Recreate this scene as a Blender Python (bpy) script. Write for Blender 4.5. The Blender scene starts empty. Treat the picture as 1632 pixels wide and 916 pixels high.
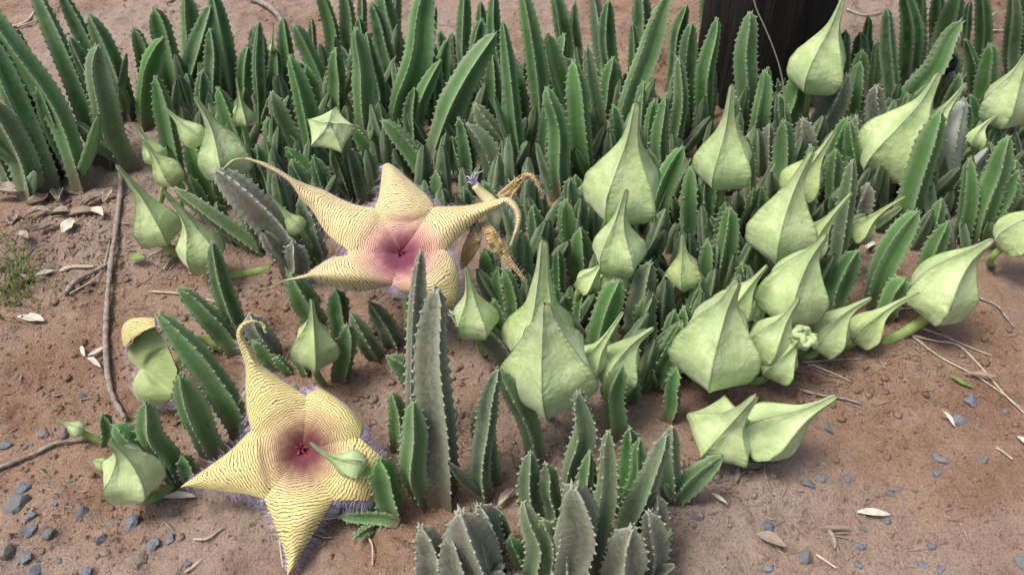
import bpy, math, random
import numpy as np
from mathutils import Vector

random.seed(7)
RNG = np.random.default_rng(7)
SC = bpy.context.scene
COL = SC.collection

# ------------------------------------------------------------------ camera
CAM_H, PITCH, HFOV = 0.72, math.radians(42.0), math.radians(62.0)
PW, PH = 1632.0, 916.0
cam_data = bpy.data.cameras.new("camera")
cam_data.sensor_width = 36.0
cam_data.lens = 18.0 / math.tan(HFOV / 2)
cam_data.clip_start, cam_data.clip_end = 0.02, 200.0
cam = bpy.data.objects.new("camera", cam_data)
cam.location = (0, 0, CAM_H)
cam.rotation_euler = (math.pi / 2 - PITCH, 0, 0)
COL.objects.link(cam)
SC.camera = cam

# ------------------------------------------------------------------ light (soft overcast day)
SUN_EL, SUN_AZ = math.radians(64), math.radians(258)     # azimuth from +Y towards +X
world = bpy.data.worlds.new("World")
SC.world = world
world.use_nodes = True
wn = world.node_tree
bg = wn.nodes["Background"]
sky = wn.nodes.new("ShaderNodeTexSky")
sky.sky_type = 'NISHITA'
sky.sun_disc = False
sky.sun_elevation = SUN_EL
sky.sun_rotation = SUN_AZ
sky.air_density = 1.0
sky.dust_density = 6.0
sky.ozone_density = 1.0
wn.links.new(sky.outputs[0], bg.inputs[0])
bg.inputs[1].default_value = 0.08
sun_d = bpy.data.lights.new("sun", 'SUN')
sun_d.energy = 1.5
sun_d.angle = math.radians(20)
sun_d.color = (1.0, 0.95, 0.88)
sun = bpy.data.objects.new("sun", sun_d)
sd = Vector((math.sin(SUN_AZ) * math.cos(SUN_EL), math.cos(SUN_AZ) * math.cos(SUN_EL), math.sin(SUN_EL)))
sun.rotation_euler = (-sd).to_track_quat('-Z', 'Y').to_euler()
COL.objects.link(sun)
SC.view_settings.view_transform = 'Standard'
SC.view_settings.look = 'None'
SC.view_settings.exposure = 0.90
SC.view_settings.gamma = 1.0
SC.view_settings.use_curve_mapping = False
SC.render.engine = 'CYCLES'
SC.cycles.use_denoising = True
SC.cycles.max_bounces = 4
SC.cycles.adaptive_threshold = .03
SC.cycles.diffuse_bounces = 3

# ------------------------------------------------------------------ measuring helpers
FWD = np.array([0, math.cos(PITCH), -math.sin(PITCH)])
UPV = np.array([0, math.sin(PITCH), math.cos(PITCH)])
RGT = np.array([1.0, 0, 0])
CP = np.array([0, 0, CAM_H])
TH = math.tan(HFOV / 2)
def ray(px, py):
    d = FWD + RGT * ((px - PW / 2) / (PW / 2) * TH) + UPV * (-(py - PH / 2) / (PW / 2) * TH)
    return d
def on_ground(px, py, z=0.0):
    d = ray(px, py); t = (z - CAM_H) / d[2]
    return CP + d * t
def on_y(px, py, Y):
    d = ray(px, py); return CP + d * (Y / d[1])
def on_plane(px, py, P0, n):
    d = ray(px, py); t = np.dot(P0 - CP, n) / np.dot(d, n)
    return CP + d * t
def px_size(P):
    return float(np.dot(P - CP, FWD)) * TH / (PW / 2)

def _hash(i, j, s):
    h = (i * 374761393 + j * 668265263 + s * 974711) & 0x7fffffff
    h = ((h ^ (h >> 13)) * 1274126177) & 0x7fffffff
    return ((h ^ (h >> 16)) & 0xffff) / 65535.0
def vnoise(x, y, s=0):
    x = np.asarray(x, float); y = np.asarray(y, float)
    i = np.floor(x).astype(np.int64); j = np.floor(y).astype(np.int64)
    fx, fy = x - i, y - j
    fx = fx * fx * (3 - 2 * fx); fy = fy * fy * (3 - 2 * fy)
    a = _hash(i, j, s); b = _hash(i + 1, j, s); c = _hash(i, j + 1, s); d = _hash(i + 1, j + 1, s)
    return (a + (b - a) * fx) * (1 - fy) + (c + (d - c) * fx) * fy - 0.5
def gz(x, y):
    z = .016 * vnoise(x * 3.1, y * 3.1, 1) + .011 * vnoise(x * 11, y * 11, 2)
    m = np.clip(vnoise(x * 5, y * 5, 9) + .55, 0.15, 1)
    z = z + m * (.011 * vnoise(x * 34, y * 34, 3) + .0085 * vnoise(x * 80, y * 80, 4) + .0050 * vnoise(x * 150, y * 150, 5))
    return z

def catmull(P, n):
    """dense samples through points P (k, d), n per span"""
    P = np.asarray(P, float)
    Q = np.vstack([2 * P[0] - P[1], P, 2 * P[-1] - P[-2]])
    out = []
    for k in range(1, len(Q) - 2):
        p0, p1, p2, p3 = Q[k - 1], Q[k], Q[k + 1], Q[k + 2]
        for a in range(n):
            t = a / n
            out.append(.5 * (2 * p1 + (p2 - p0) * t + (2 * p0 - 5 * p1 + 4 * p2 - p3) * t * t + (3 * p1 - p0 - 3 * p2 + p3) * t ** 3))
    out.append(P[-1])
    return np.array(out)

# ------------------------------------------------------------------ object helpers
def mk(name, verts, faces, mats, parent=None, origin=None, attrs=None, uv=None, smooth=True, midx=None):
    me = bpy.data.meshes.new(name)
    V = np.asarray(verts, float)
    if origin is not None: V = V - np.asarray(origin)
    me.from_pydata(V.tolist(), [], faces if isinstance(faces, list) else faces.tolist())
    for m in (mats if isinstance(mats, (list, tuple)) else [mats]): me.materials.append(m)
    if attrs:
        for k, a in attrs.items():
            at = me.attributes.new(k, 'FLOAT', 'POINT')
            at.data.foreach_set('value', np.asarray(a, np.float32).ravel())
    if uv is not None:
        ul = me.uv_layers.new(name='UVMap')
        li = np.empty(len(me.loops), np.int32); me.loops.foreach_get('vertex_index', li)
        ul.data.foreach_set('uv', np.asarray(uv, np.float32)[li].ravel())
    if midx is not None: me.polygons.foreach_set('material_index', np.asarray(midx, np.int32))
    if smooth: me.polygons.foreach_set('use_smooth', np.ones(len(me.polygons), bool))
    me.update()
    o = bpy.data.objects.new(name, me)
    COL.objects.link(o)
    if parent is not None: o.parent = parent
    elif origin is not None: o.location = origin
    return o
def empty(name, loc):
    o = bpy.data.objects.new(name, None)
    o.empty_display_size = .02
    o.location = tuple(loc)
    COL.objects.link(o)
    return o
def tag(o, label=None, cat=None, group=None, kind=None):
    if label: o['label'] = label
    if cat: o['category'] = cat
    if group: o['group'] = group
    if kind: o['kind'] = kind
    return o
def grid_faces(nr, nc, wrap=False):
    m = nc if wrap else nc - 1
    r = np.arange(nr - 1)[:, None]; c = np.arange(m)[None, :]
    a = r * nc + c; b = r * nc + (c + 1) % nc
    return np.stack([a, b, b + nc, a + nc], -1).reshape(-1, 4)
def frames(pts):
    """parallel-transported frames along a polyline"""
    T = np.gradient(pts, axis=0); T /= np.linalg.norm(T, axis=1)[:, None] + 1e-12
    ref = np.array([1., 0, 0]) if abs(T[0][0]) < .8 else np.array([0, 1., 0])
    N = np.zeros_like(T); n = ref - T[0] * np.dot(ref, T[0]); n /= np.linalg.norm(n); N[0] = n
    for k in range(1, len(T)):
        n = n - T[k] * np.dot(n, T[k]); n /= np.linalg.norm(n); N[k] = n
    return T, N, np.cross(T, N)
def tube(pts, rad, ns=8, cap=True):
    pts = np.asarray(pts, float); rad = np.broadcast_to(np.asarray(rad, float), (len(pts),))
    T, N, B = frames(pts)
    th = np.arange(ns) / ns * 2 * math.pi
    V = pts[:, None, :] + rad[:, None, None] * (np.cos(th)[None, :, None] * N[:, None, :] + np.sin(th)[None, :, None] * B[:, None, :])
    V = V.reshape(-1, 3); F = grid_faces(len(pts), ns, True).tolist()
    if cap:
        F.append(list(range(ns))[::-1]); F.append(list(range((len(pts) - 1) * ns, len(pts) * ns)))
    return V, F

# ------------------------------------------------------------------ materials
def newmat(name):
    m = bpy.data.materials.new(name); m.use_nodes = True
    nt = m.node_tree
    return m, nt, nt.nodes["Principled BSDF"]
def nd(nt, t, **kw):
    n = nt.nodes.new("ShaderNode" + t)
    for k, v in kw.items():
        if k in n.inputs: n.inputs[k].default_value = v
        else: setattr(n, k, v)
    return n
def lk(nt, a, b): nt.links.new(a, b)
def math_n(nt, op, a, b=None, c=None, clamp=False):
    n = nt.nodes.new("ShaderNodeMath"); n.operation = op; n.use_clamp = clamp
    for i, v in enumerate((a, b, c)):
        if v is None: continue
        if isinstance(v, (int, float)): n.inputs[i].default_value = v
        else: nt.links.new(v, n.inputs[i])
    return n.outputs[0]
def mixc(nt, fac, a, b, mode='MIX'):
    n = nt.nodes.new("ShaderNodeMix"); n.data_type = 'RGBA'; n.blend_type = mode
    def put(i, v):
        if isinstance(v, (int, float)): n.inputs[i].default_value = v
        elif isinstance(v, tuple): n.inputs[i].default_value = (*v, 1) if len(v) == 3 else v
        else: nt.links.new(v, n.inputs[i])
    put(0, fac); put(6, a); put(7, b)
    return n.outputs[2]
def ramp(nt, x, lo, hi, a=0.0, b=1.0):
    n = nt.nodes.new("ShaderNodeMapRange"); n.interpolation_type = 'SMOOTHSTEP'
    nt.links.new(x, n.inputs[0])
    for i, v in ((1, lo), (2, hi), (3, a), (4, b)): n.inputs[i].default_value = v
    return n.outputs[0]
def noise(nt, vec, scale, detail=3, rough=.55, dist=0.0):
    n = nd(nt, "TexNoise"); n.inputs['Scale'].default_value = scale; n.inputs['Detail'].default_value = detail
    n.inputs['Roughness'].default_value = rough; n.inputs['Distortion'].default_value = dist
    if vec is not None: nt.links.new(vec, n.inputs['Vector'])
    return n.outputs['Fac']
def attr(nt, name):
    n = nd(nt, "Attribute"); n.attribute_name = name; return n.outputs['Fac']
def bump(nt, h, strength, dist, bsdf, prev=None):
    n = nd(nt, "Bump"); n.inputs['Strength'].default_value = strength; n.inputs['Distance'].default_value = dist
    nt.links.new(h, n.inputs['Height'])
    if prev is not None: nt.links.new(prev, n.inputs['Normal'])
    nt.links.new(n.outputs[0], bsdf.inputs['Normal'])
    return n.outputs[0]
def pos(nt): return nd(nt, "NewGeometry").outputs['Position']

def mat_shoot():
    m, nt, b = newmat("shoot_skin")
    P = pos(nt); rib = attr(nt, "rib"); al = attr(nt, "along"); scar = attr(nt, "scar")
    oi = nd(nt, "ObjectInfo"); sep = nd(nt, "SeparateColor"); lk(nt, oi.outputs['Color'], sep.inputs[0])
    dust, lit, pale = sep.outputs[0], sep.outputs[1], sep.outputs[2]
    n1 = noise(nt, P, 55, 2); n2 = noise(nt, P, 260, 2); n3 = noise(nt, P, 18, 1)
    green = mixc(nt, ramp(nt, n1, .3, .7), (.016, .080, .016), (.050, .165, .036))
    green = mixc(nt, lit, green, (.090, .235, .050))
    grey = mixc(nt, ramp(nt, n2, .35, .65), (.130, .130, .100), (.225, .222, .180))
    grey = mixc(nt, ramp(nt, n3, .5, .75), grey, (.185, .150, .130))
    dfac = math_n(nt, 'MULTIPLY_ADD', math_n(nt, 'SUBTRACT', n1, .5), .9, dust)
    dfac = math_n(nt, 'ADD', dfac, math_n(nt, 'MULTIPLY', math_n(nt, 'MULTIPLY', dust, al), .35), clamp=True)
    c = mixc(nt, dfac, green, grey)
    c = mixc(nt, pale, c, (.56, .57, .55))
    ribf = math_n(nt, 'MULTIPLY', ramp(nt, rib, .12, .95), .78)
    c = mixc(nt, ribf, c, mixc(nt, dust, (.270, .375, .200), (.38, .37, .31)))
    # corky brown foot
    foot = math_n(nt, 'MULTIPLY', ramp(nt, math_n(nt, 'MULTIPLY_ADD', n1, .22, al), .12, .36, 1.0, 0.0), .85)
    c = mixc(nt, foot, c, mixc(nt, n2, (.085, .062, .040), (.20, .16, .115)))
    # pale scuffs
    sp = ramp(nt, noise(nt, P, 190, 2), .66, .74)
    c = mixc(nt, math_n(nt, 'MULTIPLY', sp, .35), c, (.36, .38, .32))
    c = mixc(nt, ramp(nt, math_n(nt, 'MULTIPLY_ADD', math_n(nt, 'SUBTRACT', n2, .5), 1.0, scar), .66, .80), c, (.72, .72, .70))
    lk(nt, c, b.inputs['Base Color'])
    b.inputs['Roughness'].default_value = .62
    b.inputs['Specular IOR Level'].default_value = .35
    b.inputs['Sheen Weight'].default_value = .07
    b.inputs['Sheen Roughness'].default_value = .5
    bump(nt, n2, .4, .0012, b)
    return m
def mat_tooth():
    m, nt, b = newmat("tooth_tip")
    oi = nd(nt, "ObjectInfo"); sep = nd(nt, "SeparateColor"); lk(nt, oi.outputs['Color'], sep.inputs[0])
    t = attr(nt, "along")
    c = mixc(nt, sep.outputs[0], (.17, .27, .12), (.38, .37, .31))
    c = mixc(nt, ramp(nt, t, .3, 1.0), c, (.43, .47, .36))
    lk(nt, c, b.inputs['Base Color']); b.inputs['Roughness'].default_value = .7
    return m
def mat_bud(name, A, Bc):
    m, nt, b = newmat(name)
    P = pos(nt); u = attr(nt, "across"); t = attr(nt, "along")
    oi = nd(nt, "ObjectInfo")
    sepc = nd(nt, "SeparateColor"); lk(nt, oi.outputs['Color'], sepc.inputs[0])
    n1 = noise(nt, P, 45, 2); n2 = noise(nt, P, 240, 2)
    c = mixc(nt, ramp(nt, n1, .3, .7), A, Bc)
    c = mixc(nt, sepc.outputs[0], c, (.40, .47, .13))
    # beak greener-grey, belly yellower
    c = mixc(nt, math_n(nt, 'MULTIPLY', ramp(nt, t, .5, .95), .55), c, (.27, .36, .19))
    vec = nd(nt, "CombineXYZ"); lk(nt, math_n(nt, 'MULTIPLY', u, 9.0), vec.inputs[0]); lk(nt, math_n(nt, 'MULTIPLY', t, 1.6), vec.inputs[1])
    lk(nt, oi.outputs['Random'], vec.inputs[2])
    vein = noise(nt, vec.outputs[0], 1.6, 2)
    vl = math_n(nt, 'SUBTRACT', 1.0, ramp(nt, math_n(nt, 'ABSOLUTE', math_n(nt, 'SUBTRACT', vein, .5)), 0.0, .030))
    c = mixc(nt, math_n(nt, 'MULTIPLY', vl, .32), c, (.21, .32, .10))
    seam = ramp(nt, math_n(nt, 'ABSOLUTE', u), .90, 1.0)
    c = mixc(nt, math_n(nt, 'MULTIPLY', seam, .7), c, (.15, .24, .075))
    c = mixc(nt, math_n(nt, 'MULTIPLY', ramp(nt, noise(nt, P, 120, 2), .70, .76), .5), c, (.20, .25, .09))
    # browned beak tip, freckles and grime
    c = mixc(nt, math_n(nt, 'MULTIPLY', ramp(nt, t, .95, 1.0), .7), c, (.17, .15, .085))
    c = mixc(nt, math_n(nt, 'MULTIPLY', ramp(nt, noise(nt, P, 26, 3), .58, .75), .30), c, (.36, .40, .16))
    c = mixc(nt, math_n(nt, 'MULTIPLY', ramp(nt, oi.outputs['Random'], .5, 1.0), .18), c, (.40, .47, .26))
    lk(nt, c, b.inputs['Base Color'])
    b.inputs['Roughness'].default_value = .55
    b.inputs['Specular IOR Level'].default_value = .35
    b.inputs['Sheen Weight'].default_value = .28
    b.inputs['Sheen Roughness'].default_value = .45
    p = bump(nt, noise(nt, P, 70, 2), .5, .004, b)
    vec2 = nd(nt, "CombineXYZ"); lk(nt, math_n(nt, 'MULTIPLY', u, 2.2), vec2.inputs[0]); lk(nt, math_n(nt, 'MULTIPLY', t, 26.0), vec2.inputs[1]); lk(nt, oi.outputs['Random'], vec2.inputs[2])
    puck = math_n(nt, 'MULTIPLY', noise(nt, vec2.outputs[0], 1.0, 2), ramp(nt, math_n(nt, 'ABSOLUTE', u), .45, 1.0))
    p = bump(nt, puck, .38, .006, b, p)
    p = bump(nt, vl, .3, .0010, b, p)
    bump(nt, n2, .22, .0010, b, p)
    return m
def mat_petal(name, yel, pale_in, centre, line, rings=1.0):
    m, nt, b = newmat(name)
    P = pos(nt); ph = attr(nt, "phase"); rad = attr(nt, "radius"); ac = attr(nt, "across")
    uvn = nd(nt, "UVMap"); uvn.uv_map = "UVMap"
    mp = nd(nt, "Mapping"); lk(nt, uvn.outputs[0], mp.inputs[0]); mp.inputs['Scale'].default_value = (115, 38, 1)
    w1 = noise(nt, mp.outputs[0], 1.0, 2, .6)
    w2 = noise(nt, P, 85, 3, .6)
    mp2 = nd(nt, "Mapping"); lk(nt, uvn.outputs[0], mp2.inputs[0]); mp2.inputs['Scale'].default_value = (480, 110, 1)
    w3 = noise(nt, mp2.outputs[0], 1.0, 2, .5)
    q = math_n(nt, 'ADD', ph, math_n(nt, 'MULTIPLY', math_n(nt, 'SUBTRACT', w1, .5), 1.5))
    q = math_n(nt, 'ADD', q, math_n(nt, 'MULTIPLY', math_n(nt, 'SUBTRACT', w2, .5), 2.4))
    q = math_n(nt, 'ADD', q, math_n(nt, 'MULTIPLY', math_n(nt, 'SUBTRACT', w3, .5), 0.45))
    s = math_n(nt, 'ABSOLUTE', math_n(nt, 'SUBTRACT', math_n(nt, 'FRACT', q), .5))     # 0 on the line
    thick = ramp(nt, w3, .3, .7, .05, .12)
    ln = math_n(nt, 'SUBTRACT', 1.0, math_n(nt, 'DIVIDE', math_n(nt, 'SUBTRACT', s, thick), .10, clamp=True))
    base = mixc(nt, ramp(nt, rad, .28, .60), pale_in, yel)
    base = mixc(nt, math_n(nt, 'MULTIPLY', ramp(nt, noise(nt, P, 35, 3), .4, .75), .35), base, (.62, .52, .22))
    inn = ramp(nt, math_n(nt, 'MULTIPLY_ADD', math_n(nt, 'SUBTRACT', w1, .5), .16, rad), .12, .46, 1.0, 0.0)
    lcol = mixc(nt, inn, line, (.22, .02, .06))
    inn2 = math_n(nt, 'POWER', inn, 1.6)
    # brown-violet rim
    lcol = mixc(nt, ramp(nt, rad, 1.6, 2.2), lcol, (.20, .07, .05))
    c = mixc(nt, math_n(nt, 'MULTIPLY', ln, .90), base, lcol)
    c = mixc(nt, math_n(nt, 'MULTIPLY', inn2, .95), c, centre)
    c = mixc(nt, math_n(nt, 'MULTIPLY', ramp(nt, math_n(nt, 'ABSOLUTE', ac), .94, 1.0), .7), c, (.16, .08, .12))
    lk(nt, c, b.inputs['Base Color'])
    b.inputs['Roughness'].default_value = .6
    b.inputs['Specular IOR Level'].default_value = .3
    b.inputs['Sheen Weight'].default_value = .2
    p = bump(nt, math_n(nt, 'SUBTRACT', 1.0, ln), .45, .0012, b)
    bump(nt, noise(nt, P, 700, 2), .2, .0006, b, p)
    return m
def mat_simple(name, cols, scale=60, rough=.8, bstr=.3, bdist=.001, sheen=0.0, spec=.3, lo=.35, hi=.65, stretch=None):
    m, nt, b = newmat(name)
    P = pos(nt)
    if stretch:
        mp = nd(nt, "Mapping"); lk(nt, P, mp.inputs[0]); mp.inputs['Scale'].default_value = stretch; P = mp.outputs[0]
    oi = nd(nt, "ObjectInfo")
    n1 = noise(nt, P, scale, 4, .6); n2 = noise(nt, P, scale * 4.3, 3, .6)
    c = mixc(nt, ramp(nt, n1, lo, hi), cols[0], cols[1])
    if len(cols) > 2: c = mixc(nt, ramp(nt, n2, .5, .72), c, cols[2])
    if len(cols) > 3: c = mixc(nt, ramp(nt, oi.outputs['Random'], .35, .8), c, cols[3])
    lk(nt, c, b.inputs['Base Color']); b.inputs['Roughness'].default_value = rough
    b.inputs['Sheen Weight'].default_value = sheen; b.inputs['Specular IOR Level'].default_value = spec
    bump(nt, n2, bstr, bdist, b)
    return m
def mat_soil():
    m, nt, b = newmat("soil")
    P = pos(nt)
    n0 = noise(nt, P, 2.3, 4, .55); n1 = noise(nt, P, 14, 5, .6); n2 = noise(nt, P, 75, 5, .65); n3 = noise(nt, P, 420, 4, .65); n4 = noise(nt, P, 1500, 2, .6)
    c = mixc(nt, ramp(nt, n1, .33, .67), (.320, .190, .125), (.450, .305, .222))
    c = mixc(nt, math_n(nt, 'MULTIPLY', ramp(nt, n0, .40, .60), .80), c, (.500, .395, .335))
    c = mixc(nt, math_n(nt, 'MULTIPLY', ramp(nt, n2, .55, .75), .55), c, (.150, .083, .052))
    c = mixc(nt, math_n(nt, 'MULTIPLY', ramp(nt, n3, .55, .68), .60), c, (.44, .35, .30))
    c = mixc(nt, math_n(nt, 'MULTIPLY', ramp(nt, n3, .45, .30), .65), c, (.085, .050, .036))
    vo = nd(nt, "TexVoronoi"); vo.feature = 'F1'; vo.inputs['Scale'].default_value = 330; lk(nt, P, vo.inputs['Vector'])
    sepv = nd(nt, "SeparateColor"); lk(nt, vo.outputs['Color'], sepv.inputs[0])
    grit = math_n(nt, 'MULTIPLY', ramp(nt, sepv.outputs[0], .84, .87), ramp(nt, vo.outputs['Distance'], .42, .30))
    c = mixc(nt, math_n(nt, 'MULTIPLY', grit, .8), c, mixc(nt, sepv.outputs[1], (.52, .45, .40), (.15, .14, .15)))
    lk(nt, c, b.inputs['Base Color'])
    b.inputs['Roughness'].default_value = .93
    b.inputs['Specular IOR Level'].default_value = .15
    # fine drying cracks
    mpv = nd(nt, "VectorMath"); mpv.operation = 'ADD'; lk(nt, P, mpv.inputs[0])
    dn = nd(nt, "TexNoise"); dn.inputs['Scale'].default_value = 26; dn.inputs['Detail'].default_value = 4; lk(nt, P, dn.inputs['Vector'])
    sc = nd(nt, "VectorMath"); sc.operation = 'SCALE'; sc.inputs['Scale'].default_value = .07; lk(nt, dn.outputs['Color'], sc.inputs[0]); lk(nt, sc.outputs[0], mpv.inputs[1])
    cv = nd(nt, "TexVoronoi"); cv.feature = 'DISTANCE_TO_EDGE'; cv.inputs['Scale'].default_value = 7.5; lk(nt, mpv.outputs[0], cv.inputs['Vector'])
    crack = math_n(nt, 'MULTIPLY', ramp(nt, cv.outputs['Distance'], 0.0, .022, 1.0, 0.0), ramp(nt, noise(nt, P, 3.1, 2), .47, .56))
    p = bump(nt, n2, 1.0, .009, b)
    p = bump(nt, math_n(nt, 'SUBTRACT', 1.0, crack), 1.0, .008, b, p)
    p = bump(nt, n3, 1.0, .0045, b, p)
    bump(nt, math_n(nt, 'MULTIPLY_ADD', grit, .8, n4), .5, .0008, b, p)
    return m

M_SHOOT = mat_shoot(); M_TOOTH = mat_tooth()
M_BUD = mat_bud("bud_skin", (.410, .550, .235), (.575, .705, .365))
M_PEDICEL = mat_simple("pedicel_skin", [(.20, .32, .08), (.32, .43, .15)], 70, .6, .2, sheen=.15)
M_PETAL_A = mat_petal("petal_yellow", (.75, .66, .28), (.62, .50, .26), (.115, .008, .028), (.130, .052, .035))
M_PETAL_B = mat_petal("petal_blush", (.78, .66, .35), (.70, .40, .34), (.15, .010, .052), (.135, .045, .040))
M_PETAL_W = mat_petal("petal_withered", (.56, .42, .18), (.50, .32, .22), (.40, .12, .14), (.20, .07, .06))
M_UNDER = mat_simple("petal_underside", [(.31, .40, .15), (.40, .48, .22), (.34, .40, .15)], 30, .55, .25, .0015, sheen=.2)
M_HAIR = mat_simple("fringe_hair", [(.50, .44, .66), (.68, .64, .78)], 200, .6, 0, .001)
M_CORONA = mat_simple("corona_flesh", [(.16, .012, .03), (.28, .03, .06), (.45, .16, .14)], 400, .35, .2, .0005, spec=.5)
M_SOIL = mat_soil()
M_STONE = mat_simple("blue_grey_stone", [(.105, .122, .148), (.195, .215, .245), (.30, .31, .33), (.165, .165, .17)], 160, .82, .7, .0015)
M_STONE_B = mat_simple("brown_stone", [(.16, .125, .10), (.25, .21, .175), (.30, .27, .24), (.19, .17, .15)], 130, .88, .6, .0015)
M_WOOD = mat_simple("dark_post_wood", [(.006, .005, .005), (.020, .016, .015), (.034, .028, .026)], 24, .75, .9, .006, stretch=(5, 5, .35))
M_TWIG = mat_simple("dry_twig", [(.17, .13, .105), (.33, .29, .25), (.45, .41, .37)], 120, .85, .5, .001)
M_STRAW = mat_simple("dry_straw", [(.42, .35, .25), (.58, .52, .42)], 200, .75, .2, .0005)
M_LEAF = mat_simple("dead_leaf", [(.22, .17, .125), (.38, .33, .27), (.48, .44, .38), (.30, .24, .19)], 60, .8, .5, .0015)
M_LEAFP = mat_simple("bleached_leaf", [(.50, .46, .38), (.66, .62, .54)], 60, .75, .4, .001)
M_GRASS = mat_simple("grass_blade", [(.06, .13, .02), (.16, .24, .06)], 80, .6, .1, .001)
M_BLACK = mat_simple("shrivelled_bloom", [(.012, .012, .014), (.045, .045, .050)], 120, .7, .6, .002)
M_WHITE = mat_simple("cork_edge", [(.56, .56, .54), (.74, .74, .72)], 180, .85, .3, .0006)
M_VIOLET = mat_simple("violet_shred", [(.28, .22, .42), (.55, .50, .62)], 180, .7, .2, .0005)
M_CREAM = mat_simple("cream_tube", [(.62, .56, .28), (.78, .74, .52)], 60, .6, .3, .001)
M_GREENLEAF = mat_simple("green_leaf", [(.10, .20, .04), (.18, .28, .07)], 60, .55, .2, .0006)

# ------------------------------------------------------------------ ground
def build_ground():
    fx = np.arange(-1.75, 1.7501, .0055); fy = np.arange(.22, 2.5, .0055)
    ox = np.array([-60, -30, -14, -7, -4, -2.6, -2.0]); 
    xs = np.concatenate([ox, fx, -ox[::-1]])
    ys = np.concatenate([[-30, -10, -3, -1, -.3, .0, .12], fy, [2.7, 3.2, 4.2, 6, 10, 18, 34, 70]])
    X, Y = np.meshgrid(xs, ys)
    Z = gz(X, Y)
    V = np.stack([X, Y, Z], -1).reshape(-1, 3)
    F = grid_faces(len(ys), len(xs))
    o = mk("ground", V, F, M_SOIL)
    tag(o, "bare reddish brown soil with fine cracks and crumbs", kind="structure")
build_ground()
def gp(px, py):
    p = on_ground(px, py); p = on_ground(px, py, float(gz(p[0], p[1]))); p[2] = float(gz(p[0], p[1])); return p

# crumbs of earth and grit, nobody could count them
def build_crumbs():
    V, F = [], []
    base = np.array([[1, 0, -.4], [-.5, .87, -.4], [-.5, -.87, -.4], [0, 0, .9], [.3, .3, .6]])
    tri = [[0, 1, 3], [1, 2, 3], [2, 0, 3], [0, 2, 1]]
    n = 15000
    px = RNG.uniform(-60, 1692, n); py = RNG.uniform(-10, 940, n)
    for k in range(n):
        p = on_ground(px[k], py[k]); 
        if vnoise(p[0] * 7, p[1] * 7, 21) < -.12 and k % 3: continue
        s = .0010 * (1 + 2.8 * random.random() ** 4)
        a = random.random() * 6.28; ca, sa = math.cos(a), math.sin(a)
        q = base[:4] * s * RNG.uniform(.6, 1.4, (4, 3))
        q = np.stack([q[:, 0] * ca - q[:, 1] * sa, q[:, 0] * sa + q[:, 1] * ca, q[:, 2] * .8], -1)
        q += [p[0], p[1], float(gz(p[0], p[1])) + s * .25]
        i = len(V) * 4; V.append(q); F += [[i + t for t in f] for f in tri]
    o = mk("soil_crumbs", np.concatenate(V), F, M_SOIL, smooth=False)
    tag(o, "loose crumbs of red earth scattered over the soil", kind="stuff")
build_crumbs()
def build_clods():
    import bmesh
    bm = bmesh.new(); bmesh.ops.create_icosphere(bm, subdivisions=1, radius=1)
    ico = np.array([v.co for v in bm.verts]); fc = np.array([[v.index for v in f.verts] for f in bm.faces]); bm.free()
    V, F = [], []
    zones = [((640, 640), (150, 90), 420), ((420, 480), (90, 50), 180), ((120, 400), (90, 60), 220), ((1300, 620), (130, 40), 300), ((1120, 760), (60, 40), 120), ((1480, 560), (110, 50), 90), ((300, 30), (200, 30), 120), ((150, 620), (120, 120), 160), ((1400, 760), (180, 90), 30)]
    for c, sg, n in zones:
        for k in range(n):
            x, y = random.gauss(c[0], sg[0]), random.gauss(c[1], sg[1])
            if y < -5: continue
            p = gp(x, y); r = .0016 + .0042 * random.random() ** 3
            q = ico * RNG.uniform(.7, 1.25, (len(ico), 1)) * r * np.array([1, 1, .75]) + p + [0, 0, r * .25]
            F.append(fc + len(V) * len(ico)); V.append(q)
    o = mk("soil_clods", np.concatenate(V), np.concatenate(F), M_SOIL); tag(o, "small lumps of red earth heaped on the soil", kind="stuff")
build_clods()

# ------------------------------------------------------------------ dark post
def build_post():
    c0 = gp(1218, 178)
    H, ns, nr = 1.35, 72, 60
    R = 104 * px_size(np.array([c0[0], c0[1], .15]))
    V = []
    for r in range(nr):
        z = -.08 + (H + .08) * r / (nr - 1)
        for k in range(ns):
            th = k / ns * 2 * math.pi
            rr = R * (1 + .10 * float(vnoise(math.cos(th) * 2 + 5, math.sin(th) * 2 + z * .8, 31)) + .035 * float(vnoise(k * .9, z * 2.2, 32)))
            if k in (9, 31, 44, 58): rr *= .955
            V.append((c0[0] + rr * math.cos(th), c0[1] + R * .9 + rr * math.sin(th), z))
    F = grid_faces(nr, ns, True).tolist(); F.append(list(range((nr - 1) * ns, nr * ns)))
    o = mk("wooden_post", V, F, M_WOOD, origin=(c0[0], c0[1] + R * .9, 0))
    tag(o, "thick dark weathered wooden post standing behind the succulents", "post")
build_post()

# ------------------------------------------------------------------ flowers
LM = []          # landmarks: (px, py, short phrase)
def hair_mesh(roots, dirs, lens, rad=.00013):
    V, F = [], []
    for p, d, L in zip(roots, dirs, lens):
        d = d / (np.linalg.norm(d) + 1e-9)
        s = np.cross(d, [.3, .5, .8]); s /= np.linalg.norm(s) + 1e-9; t = np.cross(d, s)
        bend = np.array([0, 0, -1.0]) * L * random.uniform(.05, .35) + s * L * random.uniform(-.18, .18)
        i = len(V)
        for f, r in ((0, 1), (.5, .8), (1, .25)):
            c = p + d * L * f + bend * f * f
            for a in (0, 2.094, 4.189): V.append(c + rad * r * (math.cos(a) * s + math.sin(a) * t))
        for q in (0, 3):
            for a in range(3): F.append([i + q + a, i + q + (a + 1) % 3, i + q + 3 + (a + 1) % 3, i + q + 3 + a])
    return np.array(V), F

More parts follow.
